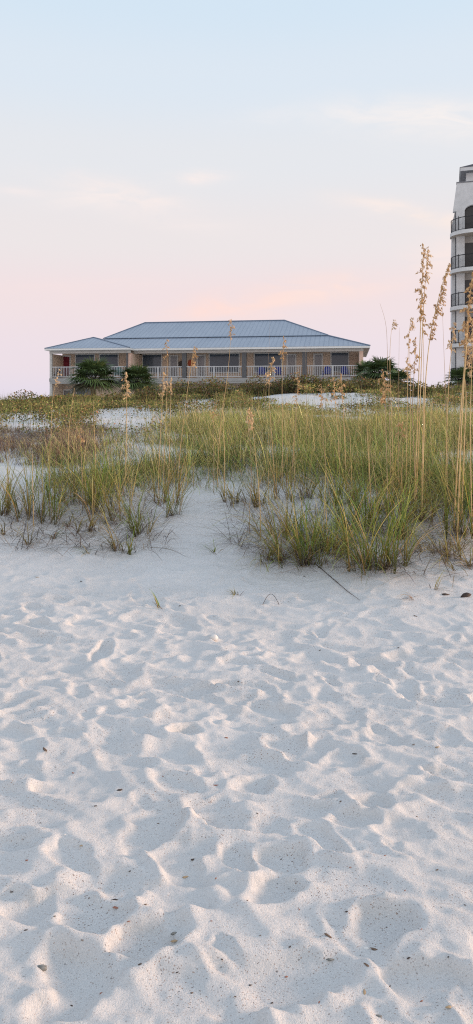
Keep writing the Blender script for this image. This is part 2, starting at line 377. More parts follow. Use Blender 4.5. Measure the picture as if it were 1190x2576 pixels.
top_ = .55*F/Dc; hmul = np.clip((py-lim)/top_, 0, 1)         # shorter growth towards the crest and round the bare hollows
ok &= hmul > .2
for f_ in (.9, .6, .4):
    px2, py2 = proj(xc, Dc, zc+.6*f_); hmul = np.where(bareness(px2, py2) > .42, np.minimum(hmul, f_*.5), hmul)
ok &= vnoise(xc, Dc, 1.5, 61)+.6*vnoise(xc, Dc, .5, 62)+.14+.2*(px < 420) > 0
xc, Dc, zc, px, py, hmul = [a[ok] for a in (xc, Dc, zc, px, py, hmul)]
def meadow(name, sel, pal, lo, hi, nb, width, extra=None):
    x, D = xc[sel], Dc[sel]; n = len(x); B = Blades()
    k = rng.integers(nb[0], nb[1], n); I = np.repeat(np.arange(n), k); N = len(I)
    bx = x[I]+rng.normal(0, .13, N); by = D[I]+rng.normal(0, .13, N)
    hgt = (rng.uniform(lo, hi, n)*hmul[sel])[I]*rng.uniform(.3, 1.2, N)
    hgt = hgt*rng.uniform(.5, 1.3, n)[I]; pal2 = np.array(pal)[:, :3]; P = np.where((rng.random(N) < .6)[:, None], pal2[rng.choice(len(pal), n, p=np.array(pal)[:, 3]/np.array(pal)[:, 3].sum())][I]*rng.uniform(.8, 1.2, (N, 1)), pick(pal, N)); tint = (1+.22*vnoise(bx, by, .5, 71)*2)[:, None]; P = P*tint*np.exp(rng.normal(0, .34, n))[I][:, None]
    br = rng.random(N) < .10; P[br] = np.array([.66,.54,.27])*rng.uniform(.8, 1.15, (br.sum(), 1))
    az = rng.uniform(0, 2*pi, n)[I]+rng.normal(0, 1.1, N)
    az = np.where(rng.random(N) < .35, rng.normal(pi*.95, .7, N), az)
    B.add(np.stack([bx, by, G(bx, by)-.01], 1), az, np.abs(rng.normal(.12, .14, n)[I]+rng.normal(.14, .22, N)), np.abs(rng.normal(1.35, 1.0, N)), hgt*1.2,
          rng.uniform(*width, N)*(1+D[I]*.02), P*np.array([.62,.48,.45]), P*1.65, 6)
    m = int(N*.22); j = rng.integers(0, N, m)       # dead basal leaves lying outwards
    Pd = pick(DEAD, m)
    B.add(np.stack([bx[j], by[j], G(bx[j], by[j])+.01], 1), rng.uniform(0, 2*pi, m), rng.uniform(.7, 1.3, m), rng.uniform(.3, .9, m), rng.uniform(.2, .45, m),
          rng.uniform(.004, .007, m), Pd, Pd, 4, flop=G(bx[j], by[j])+.005)
    m = int(n*.14); j = rng.integers(0, n, m); bx = x[j]+rng.normal(0, .15, m); by = D[j]+rng.normal(0, .15, m)   # dry standing culms
    Ps = np.array([.60,.46,.24])*rng.uniform(.5, 1.15, (m, 1))
    B.add(np.stack([bx, by, G(bx, by)], 1), rng.uniform(0, 2*pi, m), np.abs(rng.normal(.05, .09, m)), np.abs(rng.normal(.1, .2, m)), rng.uniform(.55, 1.0, m)*hmul[sel][j]*(1 if hi > .5 else .5), rng.uniform(.004, .007, m), Ps, Ps*1.2, 5)
    o = B.build(name, M['leaf']); tag(o, *extra, kind='stuff'); return o
purp = (px < 265+30*rng.normal(size=len(px))) & (Dc > 11) & (Dc < 25)
near = (Dc < 12) & ~purp
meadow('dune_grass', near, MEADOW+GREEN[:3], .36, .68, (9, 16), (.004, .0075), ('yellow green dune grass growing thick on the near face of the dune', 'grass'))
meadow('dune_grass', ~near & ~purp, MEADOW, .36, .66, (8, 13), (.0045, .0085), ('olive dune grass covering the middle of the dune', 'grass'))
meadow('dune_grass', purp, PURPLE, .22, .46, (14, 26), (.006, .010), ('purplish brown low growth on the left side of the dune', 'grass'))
# leafy creeping cover near the crest
nL = 12000
Dl = rng.uniform(13.5, 40.5, nL); xl = rng.uniform(-.42, .42, nL)*(Dl+2)
pxl, pyl = proj(xl, Dl, T(xl, Dl))
ok = (rng.random(nL) > bareness(pxl, pyl)*1.05) & (rng.random(nL) < sstep(17, 22, Dl-3*(pxl > 450)+5*(pxl < 420))) & (vnoise(xl, Dl, .9, 81)+.6*vnoise(xl, Dl, .3, 82)+.10 > 0)
xl, Dl = xl[ok], Dl[ok]
I = np.repeat(np.arange(len(xl)), 26); N = len(I)
hm = .16+.34*(vnoise(xl, Dl, .35, 83)+.5)
for f_ in (.45, .25):
    hm = np.where(bareness(*proj(xl, Dl, T(xl, Dl)+f_)) > .45, np.minimum(hm, f_*.5), hm)
kp = (hm > .15) | (rng.random(len(xl)) < np.where(xl > 0, .5, .22)); xl, Dl, hm = xl[kp], Dl[kp], hm[kp]; I = np.repeat(np.arange(len(xl)), 26); N = len(I)
hh = hm[I]
lx = xl[I]+rng.normal(0, .17, N); ly = Dl[I]+rng.normal(0, .17, N)
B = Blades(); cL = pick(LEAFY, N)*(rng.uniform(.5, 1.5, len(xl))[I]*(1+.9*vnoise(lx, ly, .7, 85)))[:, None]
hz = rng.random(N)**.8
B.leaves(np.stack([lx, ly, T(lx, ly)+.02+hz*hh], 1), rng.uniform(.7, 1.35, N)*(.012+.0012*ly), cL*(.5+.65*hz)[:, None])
j = rng.integers(0, len(xl), 9000); bx = xl[j]+rng.normal(0, .15, 9000); by = Dl[j]+rng.normal(0, .15, 9000); P = pick(MEADOW, 9000)
B.add(np.stack([bx, by, T(bx, by)], 1), rng.uniform(0, 2*pi, 9000), np.abs(rng.normal(.15, .15, 9000)), np.abs(rng.normal(.4, .4, 9000)), rng.uniform(.35, .8, 9000), rng.uniform(.008, .014, 9000), P*.7, P, 4)
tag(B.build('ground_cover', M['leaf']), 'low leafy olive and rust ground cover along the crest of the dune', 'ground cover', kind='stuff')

# ------------------------------------------------------------------ shrubs on the crest, each a thing
def shrub(px, py, D, w, h, label, dark=1.0):
    x = (px-CX)/F*D; z = float(T(x, D))
    t = empty('dune_shrub', (x, D, z-.03)); tag(t, label, 'shrub', 'shrubs along the dune crest')
    w *= 1.15; h *= 1.25; n = int(620*w*h/.6)+160; B = Blades()
    p = rng.normal(size=(n, 3)); p /= np.linalg.norm(p, axis=1)[:, None]; p *= (rng.random(n)**.45)[:, None]
    p[:, 2] = np.abs(p[:, 2]); lump = 1+.45*vnoise(p[:, 0]*2+px, p[:, 1]*2, 1.3, int(px) % 50)
    c = np.stack([p[:, 0]*w/2*lump, p[:, 1]*w/2*lump, .05+p[:, 2]*h*lump], 1)
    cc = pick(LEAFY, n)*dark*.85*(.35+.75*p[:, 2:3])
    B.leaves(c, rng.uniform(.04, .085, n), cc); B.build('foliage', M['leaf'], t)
    mb = MB()
    for k in range(7):
        a = random.uniform(0, 2*pi); r = random.uniform(.2, .42)*w
        mb.tube([(0,0,-.02), (cos(a)*r*.5, sin(a)*r*.5, h*.4), (cos(a)*r, sin(a)*r, h*random.uniform(.7, 1))], [.016, .011, .005], 4)
    mb.build('stem', M['twig'], t)
for a in [(770, 1000, 33, 2.3, .75, 'dark rounded shrub in the middle of the white crest sand', .8),
          (640, 985, 36, 2.0, .75, 'olive shrub on the crest below the middle of the balcony', 1),
          (540, 985, 35, 2.4, .8, 'broad green shrub on the crest left of the white sand patch', 1),
          (465, 985, 36, 1.9, .7, 'green shrub on the crest right of the two palms', 1.05),
          (860, 978, 36, 2.1, .7, 'yellowish shrub on the crest below the end of the balcony', 1.1),
          (925, 985, 35, 1.7, .65, 'rusty shrub on the crest below the house corner', .85),
          (985, 985, 35, 2.6, .6, 'wide rust coloured shrub in front of the right hand palms', .8),
          (1055, 992, 34, 1.6, .5, 'low shrub on the crest under the open sky right of the palms', .95),
          (1105, 995, 33, 1.5, .5, 'low olive shrub on the crest left of the tower', 1),
          (700, 990, 35, 2.0, .6, 'small dark shrub between the two white sand patches', .75),
          (735, 1004, 33, 2.0, .5, 'small low shrub at the lower edge of the white sand near the middle', .9),
          (825, 1000, 34, 2.3, .6, 'small olive shrub in the white sand right of the dark rounded one', 1),
          (872, 1008, 32, 1.3, .4, 'tiny rust shrub low in the right white sand patch', .9),
          (930, 1004, 33, 2.6, .6, 'small shrub in the white sand below the house corner', .95),
          (1000, 1008, 32, 1.4, .4, 'tiny olive shrub at the right end of the white sand', 1),
          (60, 1008, 31, 2.2, .6, 'feathery olive shrub on the crest at the far left under open sky', 1.1),
          (130, 1005, 31, 1.6, .6, 'yellow green shrub on the crest below the house left corner', 1.15),
          (215, 1012, 30, 1.9, .55, 'green shrub below the left palm', 1),
          (395, 1005, 31, 2.0, .6, 'dark green shrub above the blue shaded sand hollow', .85),
          (290, 1008, 32, 1.7, .55, 'olive shrub between and below the two palms', .95)]: shrub(*a)

# ------------------------------------------------------------------ grass tufts standing alone in the sand
def tuft(px, py, hpx, spread, n, label, pal=GREEN, lean=(0, 0), dead=.45, wid=(.006, .0115)):
    n = int(n*(2.5 if px > 450 else 1.9)) if n > 16 else n
    x, D, z = hit(px, py); H = hpx/F*D*(1.22 if px < 450 and hpx > 70 else 1)
    t = empty('grass_tuft', (x, D, z)); tag(t, label, 'grass tuft', 'grass tufts at the foot of the dune')
    B = Blades(); c = pick(pal, n)
    r = rng.random(n)**.7
    ns = max(1, int(n/8)); g = rng.integers(0, ns, n); lx, ly = lean; W_ = min(n/30, 2.2)
    sx, sy = rng.normal(0, .06, ns)*W_, rng.normal(0, .045, ns)*W_           # the shoots of the tuft
    saz = np.arctan2(sy*4+rng.normal(0, .2, ns)+ly, sx*4+rng.normal(0, .2, ns)+lx); sl_ = np.abs(rng.normal(.22, .17, ns))*spread+.35*math.hypot(lx, ly)
    shh = rng.uniform(.6, 1.1, ns)
    az2 = saz[g]+rng.normal(0, .85, n)
    L = H*1.9*rng.uniform(.4, 1.1, n)*shh[g]
    base = np.stack([sx[g]+rng.normal(0, .008, n), sy[g]+rng.normal(0, .008, n), np.full(n, -.012)], 1)
    bent = np.where(rng.random(n) < .14, rng.uniform(1.2, 2.3, n), np.abs(rng.normal(1.05, .7, n))*(.5+.6*spread))
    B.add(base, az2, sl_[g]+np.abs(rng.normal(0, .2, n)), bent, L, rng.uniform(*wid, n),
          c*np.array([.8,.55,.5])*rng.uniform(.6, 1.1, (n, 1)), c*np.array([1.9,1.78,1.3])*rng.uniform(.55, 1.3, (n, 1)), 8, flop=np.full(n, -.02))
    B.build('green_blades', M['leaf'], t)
    m = max(3, int(n*dead)); Bd = Blades(); cd_ = pick(DEAD, m)
    Bd.add(np.zeros((m, 3))+rng.normal(0, .02, (m, 3))*[1, 1, .3], rng.uniform(0, 2*pi, m), rng.uniform(.9, 1.4, m), rng.uniform(.2, .8, m), H*rng.uniform(.45, 1.25, m),
           rng.uniform(.005, .009, m), cd_*.7, cd_, 7, flop=np.full(m, .006))
    Bd.build('dead_blades', M['leaf'], t)
OL = [(.22,.22,.08,3), (.30,.27,.11,2), (.16,.17,.06,2), (.46,.36,.18,1.5)]
for a in [
 (8, 1292, 95, .7, 34, 'upright tuft cut by the left edge of the picture', OL),
 (78, 1302, 125, .65, 46, 'tall blue green tuft second from the left edge', GREEN),
 (108, 1312, 105, .75, 30, 'green tuft leaning right against the tall blue green tuft', GREEN, (.25, 0)),
 (150, 1262, 85, .8, 34, 'bushy tuft behind the tall blue green tuft', GREEN),
 (205, 1270, 95, .9, 30, 'loose yellowish tuft between two green tufts on the left', OL),
 (242, 1288, 140, .6, 44, 'tall dense tuft in the middle of the left group', GREEN),
 (285, 1318, 105, .9, 34, 'spreading tuft right of the tall dense left tuft', OL),
 (352, 1342, 95, .7, 34, 'slanting tuft with a dark knot at its foot, nearest the sandy gap', GREEN, (-.35, 0)),
 (306, 1386, 75, .7, 18, 'thin golden tuft leaning left at the front of the left group', OL, (-.35, 0)),
 (326, 1392, 55, .9, 16, 'small fan shaped tuft at the very front of the left group', GREEN, (.2, 0)),
 (233, 1396, 52, 1.2, 10, 'sparse tuft with long blades arching left at the front', GREEN, (-.5, 0)),
 (76, 1372, 45, 1.1, 16, 'small pale tuft alone in sand at lower left', OL),
 (126, 1356, 32, 1.1, 10, 'tiny slanting tuft beside the pale lower left one', GREEN, (.5, 0)),
 (220, 1335, 60, 1.1, 22, 'low tangled tuft below the tall dense left tuft', OL, (.15, 0)),
 (170, 1325, 55, 1.2, 12, 'sparse straw tuft with curling dead blades on the left', OL),
 (12, 1345, 42, 1.2, 14, 'short sprawling tuft at the left edge below the upright one', OL),
 (398, 1268, 110, .5, 30, 'narrow upright tuft at the left side of the sandy gap', OL),
 (428, 1298, 110, .6, 22, 'thin green tuft standing alone in the sandy gap', GREEN),
 (545, 1392, 50, .8, 9, 'few green blades lying left in the middle of bare sand', GREEN, (-.8, 0)),
 (603, 1496, 22, 1.4, 9, 'wispy tuft lying nearly flat on the middle sand', OL, (-.9, 0)),
 (403, 1534, 52, .5, 5, 'lone sprig of three green blades in footprinted sand', GREEN, (-.25, 0)),
 (605, 1262, 62, 1.1, 26, 'low grey brown tuft at the right side of the sandy gap', OL),
 (650, 1272, 75, 1.0, 28, 'brownish tuft right of the sandy gap', OL),
 (760, 1256, 110, .85, 40, 'tuft with dark base behind the big front tuft', OL),
 (768, 1420, 165, .95, 74, 'large arching green tuft at the front middle right', GREEN, (-.2, 0)),
 (820, 1385, 135, .95, 60, 'full green tuft behind the large arching one', GREEN, (.1, 0)),
 (705, 1412, 105, 1.2, 34, 'thin tuft with long blades trailing left of the large arching one', OL, (-.4, 0)),
 (666, 1410, 70, 1.3, 16, 'sparse brown tuft farthest left of the right hand group', OL, (-.3, 0)),
 (966, 1430, 180, .62, 70, 'tall vase shaped tuft with rusty base, nearest the camera on the right', GREEN),
 (920, 1418, 85, .9, 18, 'small drooping tuft left of the vase shaped one', GREEN, (-.4, 0)),
 (900, 1330, 165, .75, 56, 'dense tall tuft behind the vase shaped one', GREEN),
 (1000, 1352, 130, .8, 44, 'bushy tuft behind and right of the vase shaped one', GREEN),
 (1012, 1422, 90, .7, 12, 'few pale thin blades right of the vase shaped tuft', GREEN),
 (1062, 1310, 140, .85, 48, 'grey green tuft in the middle of the right hand group', OL),
 (1130, 1402, 95, 1.15, 50, 'brown sprawling tuft low at the right', OL, (-.35, 0)),
 (1160, 1345, 150, .8, 50, 'tall yellow green tuft near the right edge', GREEN),
 (1184, 1425, 80, 1.2, 30, 'dark low tuft cut by the right edge', OL, (-.3, 0)),
 (1095, 1486, 50, .7, 5, 'single forked yellow blade rising from sand at the right', OL, (.4, 0)),
 (1035, 1506, 45, 1.5, 6, 'straw coloured blades arching over to the left in front of the right group', [(.5,.34,.16,1),(.42,.3,.15,1)], (-.6, 0)),
 (720, 1345, 110, .9, 40, 'olive tuft between the brown tuft and the large arching one', OL),
 (1190, 1300, 150, .8, 40, 'tall pale tuft at the right edge above the dark low one', GREEN),
 (855, 1270, 120, .8, 40, 'tuft in the second row above the full green tuft', GREEN),
 (955, 1285, 130, .8, 40, 'tuft in the second row above the vase shaped one', OL),
]: tuft(*a)
# dead blades strewn over the foot of the dune (nobody could count them)
n = 3000; dpx = np.concatenate([rng.uniform(0, 420, 1100), rng.uniform(570, 1190, 1900)]); dpy = np.where(dpx < 500, rng.uniform(1225, 1390, n), rng.normal(1330, 62, n))
dpy = np.minimum(dpy, np.where(dpx < 500, 1395, np.interp(dpx, [570, 700, 1000, 1190], [1360, 1425, 1440, 1470])))
pts = np.array([hit(a, b) for a, b in zip(dpx, dpy)]); B = Blades(); c = pick(DEAD, n)
zf = pts[:, 2]+.006
B.add(np.stack([pts[:, 0], pts[:, 1], zf+.01], 1), rng.uniform(0, 2*pi, n), rng.uniform(.9, 1.5, n), rng.uniform(.1, 1.3, n), rng.uniform(.15, .7, n), rng.uniform(.005, .009, n), c*.7, c, 7, flop=zf)
tag(B.build('dead_grass_litter', M['leaf']), 'dark curled dead grass blades strewn on sand at the dune foot', 'grass litter', kind='stuff')

# ------------------------------------------------------------------ sea oats
def oat(D, pts, head, label, mat_stem='straw', full=1.0, side=0, rad=.0042, seedm='seed', leaf=0, lower=None):
    """pts: picture points of the stalk from foot to tip, at distance D; head: length of the panicle in picture px (0 = bare)."""
    if D < 7: D *= 1.2; rad *= 1.0
    elif D > 8.3: full *= .6; rad *= 1.0
    x0 = (pts[0][0]-CX)/F*D; z0 = float(G(x0, D)); t = empty('sea_oat', (x0, D, z0)); tag(t, label, 'sea oats', 'sea oat stalks on the dune')
    W = [at(a, b, D)-Vector((x0, D, z0)) for a, b in pts]
    if W[0].z > .02: W.insert(0, Vector((W[0].x*.6, 0, -.03)))
    dy = random.uniform(-.12, .12); top = W[-1].z
    for w in W: w.y += dy*(max(w.z, 0)/top)**1.5
    # smooth resample
    P = []
    for i in range(len(W)-1):
        p0, p1, p2, p3 = W[max(i-1, 0)], W[i], W[i+1], W[min(i+2, len(W)-1)]
        for s_ in range(6):
            u = s_/6; P.append(.5*((2*p1)+(p2-p0)*u+(2*p0-5*p1+4*p2-p3)*u*u+(3*p1-p0-3*p2+p3)*u**3))
    P.append(W[-1]); n = len(P)
    MB().tube(P, [rad*(1.25-.95*(i/(n-1))) for i in range(n)], 5).build('stem', M[mat_stem], t, smooth=True)
    seg = [(P[i+1]-P[i]).length for i in range(n-1)]; tot = sum(seg)
    def along(s_):
        for i, l in enumerate(seg):
            if s_ <= l or i == n-2: return P[i].lerp(P[i+1], min(s_/l, 1))
            s_ -= l
    for _ in range(leaf):
        B = Blades(); pos = np.array([along(tot*random.uniform(.1, .5))]); c = pick(MEADOW, 1)
        B.add(pos, rng.uniform(0, 2*pi, 1), rng.uniform(.2, .5, 1), rng.uniform(.6, 2.0, 1), rng.uniform(.25, .5, 1), rng.uniform(.005, .009, 1), c, c, 7)
        B.build('leaf', M['leaf'], t)
    heads = ([(tot, head)] if head else [])+([lower] if lower else [])
    for top_s, hp in heads:
        V = []; Fc = []; st = MB()
        if top_s < 1.5 and top_s != tot: top_s = top_s*tot
        Lh = hp/F*D; nb = max(6, int(Lh/.021*full))
        for b in range(nb):
            f = (b+.5*random.random())/nb; s_ = top_s-Lh*(1-f); o = along(max(s_, 0))
            az = random.uniform(0, 2*pi) if not side else (random.gauss(0 if side > 0 else pi, .8))
            bl = (.062*(1-abs(f-.4))**1.2+.012)*random.uniform(.4, 1.3)
            dirv = Vector((cos(az), sin(az)*.7, random.uniform(.1, 1.0))).normalized()
            q = o.copy(); path = [o.copy()]; 
            for k in range(4):
                q = q+dirv*bl/4; dirv = (dirv+Vector((0, 0, -.42))).normalized(); path.append(q.copy())
            st.tube(path, .0011, 3, cap=False)
            for k in range(max(2, int(bl/.02*1.8))):
                c = path[min(4, 1+k % 4)]+Vector((random.gauss(0, .006), random.gauss(0, .006), -random.uniform(0, .016)))
                ax = (Vector((random.gauss(0, .5), random.gauss(0, .5), random.uniform(-1, .3)))+dirv*.6).normalized(); l = random.uniform(.012, .023)*(1.08 if D < 8.3 else 1.0); wd = l*random.uniform(.36, .52)
                sd = ax.cross(Vector((random.random()-.5, random.random()-.5, .3))).normalized(); nn = ax.cross(sd)*wd*.4
                m0 = len(V)
                V.extend([c-ax*l, c+ax*l*1.15, c+sd*wd-ax*l*.2, c-sd*wd-ax*l*.2, c+nn, c-nn])
                for A, Bq in ((2, 4), (4, 3), (3, 5), (5, 2)): Fc.extend([(m0, m0+A, m0+Bq), (m0+1, m0+Bq, m0+A)])
        if V:
            st.v = list(st.v); n0 = len(st.v); st.v += [tuple(v) for v in V]; st.f += [tuple(n0+i for i in f) for f in Fc]
            st.build('seed_head', M[seedm], t)
OATS = [
 (6.3, [(1040,1330),(1047,1130),(1054,900),(1060,700),(1063,617)], 190, 'tallest sea oat stalk with long golden seed head against the sky on the right', 'straw', 1.5, 0, .0065, 'seed', 3),
 (6.35, [(1044,1320),(1055,1050),(1062,820),(1070,680),(1075,622)], 75, 'slender sea oat whose forked tip rises beside the tallest one', 'straw', 1.0, 1, .005, 'seedpale'),
 (6.1, [(1060,1345),(1067,1104),(1074,956),(1088,840),(1112,740),(1138,657)], 205, 'sea oat leaning right with heavy seed head touching the tower', 'straw', 1.5, 1, .0062, 'seed', 3),
 (6.5, [(1058,1310),(1068,1000),(1070,860),(1064,757)], 80, 'thin sea oat with narrow head just right of the tallest stalk', 'straw', .9, 0, .0036, 'seed'),
 (6.6, [(1020,1300),(1025,1058),(1028,930),(1033,840),(1038,797)], 36, 'sea oat with two small tassels left of the tallest stalk', 'straw', 1.1, 0, .0036, 'seedpale', 0, (.80, 60)),
 (6.7, [(1030,1290),(1033,1050),(1031,900),(1027,836)], 40, 'short sea oat with sparse top next to the two tassels', 'straw', .8, -1, .003, 'seed'),
 (6.4, [(1050,1310),(1040,1050),(1049,900),(1052,845)], 95, 'sea oat with brown ragged head at the foot of the golden cluster', 'brownstem', 1.0, 0, .0045, 'seed'),
 (6.6, [(990,1300),(987,1100),(981,930),(983,850),(990,804)], 24, 'bending sea oat with tiny tassel standing before the right palm', 'straw', 1.2, 1, .0036, 'seedpale', 1),
 (6.5, [(985,1300),(982,1100),(978,930),(975,820),(960,760)], 0, 'bare stalk curving left at its tip before the right palm', 'brownstem', 1, 0, .0030),
 (6.8, [(1002,1290),(1001,1050),(1000,900),(1000,826)], 0, 'straight bare stalk right of the curving bare one', 'brownstem', 1, 0, .0024),
 (7.0, [(976,1280),(974,1100),(973,980),(968,928)], 90, 'brown seed head low before the dark palm', 'brownstem', 1.2, 0, .004, 'seed'),
 (6.5, [(1128,1310),(1125,1050),(1121,900),(1118,762)], 0, 'bare thin stalk left of the tower wall', 'brownstem', 1, 0, .0030),
 (6.4, [(1120,1320),(1122,1100),(1126,950),(1131,880),(1137,812)], 75, 'sea oat with loose head against the lowest tower balconies', 'straw', 1.0, 0, .004, 'seedpale', 2),
 (5.6, [(1150,1360),(1158,1080),(1168,850),(1174,740),(1190,672)], 200, 'tall sea oat drooping over the right edge with tangled head', 'straw', 1.5, 0, .006, 'seed', 2),
 (5.9, [(1140,1350),(1154,1080),(1166,900),(1174,800)], 120, 'thick golden stalk with orange head before the tower door', 'straw', 1.3, 0, .0065, 'seed', 2),
 (5.8, [(1188,1360),(1182,1100),(1184,950),(1189,800)], 150, 'sea oat at the right edge with pale broken head', 'straw', 1.0, -1, .005, 'seedpale'),
 (6.0, [(1160,1340),(1166,1100),(1168,1000),(1165,955)], 0, 'stout broken yellow stalk at the foot of the tower', 'straw', 1, 0, .006),
 (9.5, [(548,1170),(556,1060),(574,930),(583,801)], 50, 'lone sea oat rising in front of the blue roof ridge', 'straw', 1.6, 0, .0052, 'seed', 1),
 (9.0, [(710,1190),(710,1080),(709,960),(713,848)], 58, 'sea oat with head before the eave in the right half of the house', 'straw', 1.6, 0, .0048, 'seed', 1),
 (9.0, [(735,1180),(742,1080),(748,934)], 76, 'stout seed head beside the third balcony bay', 'brownstem', 1.3, 0, .006, 'seed'),
 (8.6, [(690,1200),(682,1080),(676,980),(686,898)], 70, 'broad bushy seed head in front of the blue chairs', 'straw', 2.2, 0, .005, 'seedpale'),
 (9.2, [(450,1180),(456,1110),(470,1000),(482,920),(490,872)], 52, 'drooping seed head before the second balcony column', 'straw', 1.7, 1, .0048, 'seed'),
 (9.2, [(412,1190),(416,1100),(422,960),(422,855)], 45, 'thin upright sea oat crossing the eave left of centre', 'straw', 1.3, 0, .004, 'seed'),
 (8.6, [(398,1225),(402,1120),(408,1000),(411,935)], 62, 'pale seed head below the balcony, left one of a pair', 'straw', 1.7, 0, .005, 'seedpale'),
 (8.8, [(424,1215),(426,1120),(428,1010),(430,946)], 44, 'pale seed head below the balcony, right one of a pair', 'straw', 1.7, 0, .0046, 'seedpale'),
 (9.5, [(316,1180),(318,1085),(319,1000),(317,936)], 66, 'plump pale seed head below the gap between the palms', 'straw', 2.2, 0, .006, 'seedpale'),
 (9.5, [(240,1150),(238,1080),(236,1010)], 0, 'short broken straw stalk below the left palm', 'straw', 1, 0, .0055),
 (9.6, [(172,1120),(178,1050),(190,976)], 0, 'leaning straw stalk below the left balcony', 'straw', 1, 0, .0045),
 (8.2, [(208,1240),(203,1150),(200,1076)], 45, 'slim brown dried stalk in the purplish growth', 'brownstem', .6, 0, .0045, 'seed'),
 (7.6, [(84,1290),(82,1210),(81,1135)], 0, 'stiff pale stalk sticking out of the tall left tuft', 'straw', 1, 0, .0055),
 (11, [(128,1080),(132,1000),(146,928)], 46, 'small pink lit seed head before the left end of the railing', 'straw', 1.1, 1, .004, 'seedpale'),
 (7.2, [(655,1296),(650,1215),(641,1130),(631,1030)], 50, 'sea oat with curled dry tip standing at the edge of the sand', 'straw', 1.5, -1, .005, 'seedpale', 2),
 (7.4, [(628,1280),(632,1200),(628,1100),(618,1040)], 0, 'thin curving stalk left of the curled dry one', 'brownstem', 1, 0, .003),
 (8.8, [(856,1215),(851,1110),(843,1010),(839,948)], 64, 'seed head below the last balcony bay, left one of two', 'straw', 1.5, 0, .005, 'seed'),
 (8.6, [(872,1230),(868,1130),(862,1010),(858,938)], 72, 'seed head below the last balcony bay, right one of two', 'straw', 1.5, 0, .0055, 'seed'),
 (7.8, [(832,1270),(820,1180),(810,1080),(805,965)], 55, 'long thin stalk crossing the grass in the middle right', 'brownstem', 1.0, 0, .0048, 'seed'),
 (8.0, [(886,1240),(883,1160),(880,1086)], 0, 'bare golden stalk right of the two heads below the last bay', 'straw', 1, 0, .0045),
 (7.4, [(935,1290),(931,1190),(927,1080)], 0, 'stout straw stalk with broken top above the vase shaped tuft', 'straw', 1, 0, .0075),
 (7.4, [(950,1265),(941,1180),(932,1120)], 0, 'side stalk leaning against the stout straw one', 'brownstem', 1, 0, .005),
 (8.8, [(741,1200),(738,1110),(734,1012)], 0, 'plain straw stalk below the third bay', 'straw', 1, 0, .0042),
 (8.6, [(722,1210),(722,1120),(722,1040)], 0, 'faint straw stalk between two headed stalks', 'straw', 1, 0, .0035),
 (9.0, [(565,1150),(562,1090),(560,1018)], 0, 'short golden stalk below the lone roof ridge stalk', 'straw', 1, 0, .006),
 (9.2, [(538,1160),(536,1080),(540,1010)], 50, 'dry brown head left of the short golden stalk', 'brownstem', 1.0, 0, .004, 'seed'),
 (8.4, [(676,1215),(674,1150),(676,1080)], 0, 'short straw stalk under the bushy seed head', 'straw', 1, 0, .004),
 (9.4, [(655,1160),(664,1040),(676,900),(680,800)], 0, 'hair thin bare stalk reaching up over the roof', 'brownstem', 1, 0, .0018),
 (9.4, [(770,1160),(772,1040),(770,930),(768,870)], 0, 'hair thin bare stalk before the last column', 'brownstem', 1, 0, .0018),
 (9.0, [(1090,1180),(1084,1080),(1092,1000)], 0, 'yellow stalk standing below the open sky at the right', 'straw', 1, 0, .0045),
 (7.2, [(1010,1270),(1008,1150),(1005,1060)], 40, 'brown dried head deep in the right hand grass', 'brownstem', 1.0, 0, .004, 'seed'),
]
for a in OATS: oat(*a)

# ------------------------------------------------------------------ palms
def palm(px, py, D, r, label, n=30, squash=1.0, cat='palm tree'):
    x = (px-CX)/F*D; zc_ = EYE+(HY-py)/F*D; z0 = float(T(x, D))
    t = empty('fan_palm', (x, D, z0)); tag(t, label, cat, 'fan palms beside the beach house')
    h = max(zc_-z0, .3)
    nt_ = 9; mb = MB(); mb.tube([(0.05*sin(i), .05*cos(i*1.3), h*i/(nt_-1)-.1*(i == 0)) for i in range(nt_)], [.17+.03*(i % 2) for i in range(nt_)], 9); mb.build('trunk', M['bark'], t)
    B = Blades(); pet = MB()
    for k in range(n):
        az = 2.399*k+random.uniform(-.2, .2); el = 1.35-1.6*(k/(n-1))**.9+random.uniform(-.15, .15)
        pl = r*random.uniform(.45, .6); d = Vector((cos(az)*cos(el), sin(az)*cos(el), sin(el)*squash))
        p0 = Vector((0, 0, h)); p1 = p0+d*pl; pet.tube([p0, p0.lerp(p1, .5)+Vector((0, 0, .04)), p1], [.018, .014, .01], 4)
        d2 = (d+Vector((0, 0, -.25))).normalized(); sd = d2.cross(Vector((0, 0, 1)))
        sd = sd.normalized() if sd.length > .05 else Vector((1, 0, 0)); up = sd.cross(d2)
        m = 22; fr = r*random.uniform(.5, .68)
        shade = random.uniform(.6, 1.25); old = k > n*.86
        V = []; C = []; Q = []
        for j in range(m):
            a = (j/(m-1)-.5)*radians(235)
            ld = (d2*cos(a)+sd*sin(a)+up*.12*abs(sin(a))).normalized(); l = fr*(1-.22*abs(a)/2)*random.uniform(.88, 1.08)
            wv = (ld.cross(up)).normalized()*.028*r
            m1 = p1+ld*l*.55; e = p1+ld*l+Vector((0, 0, -l*random.uniform(.12, .38)))
            n0 = len(V); V += [p1-wv*.25, p1+wv*.25, m1+wv, m1-wv, e+wv*.12, e-wv*.12]; Q += [(n0, n0+1, n0+2, n0+3), (n0+3, n0+2, n0+4, n0+5)]
            cc = np.array((.085,.08,.045) if old else (.075,.115,.04))*shade*random.uniform(.75, 1.3)
            C += [cc*.8]*2+[cc]*2+[cc*1.25]*2
        B.V.append(np.array([tuple(v) for v in V])); B.C.append(np.array(C)); B.Q.append(np.array(Q)+B.n); B.n += len(V)
    B.build('crown', M['palm'], t); pet.build('leaf_stalks', M['palm'], t)
    a = t.children[-1].data.attributes.new('col', 'FLOAT_COLOR', 'POINT'); a.data.foreach_set('color', np.tile([.10,.11,.04,1.], len(t.children[-1].data.vertices)).astype(np.float32))
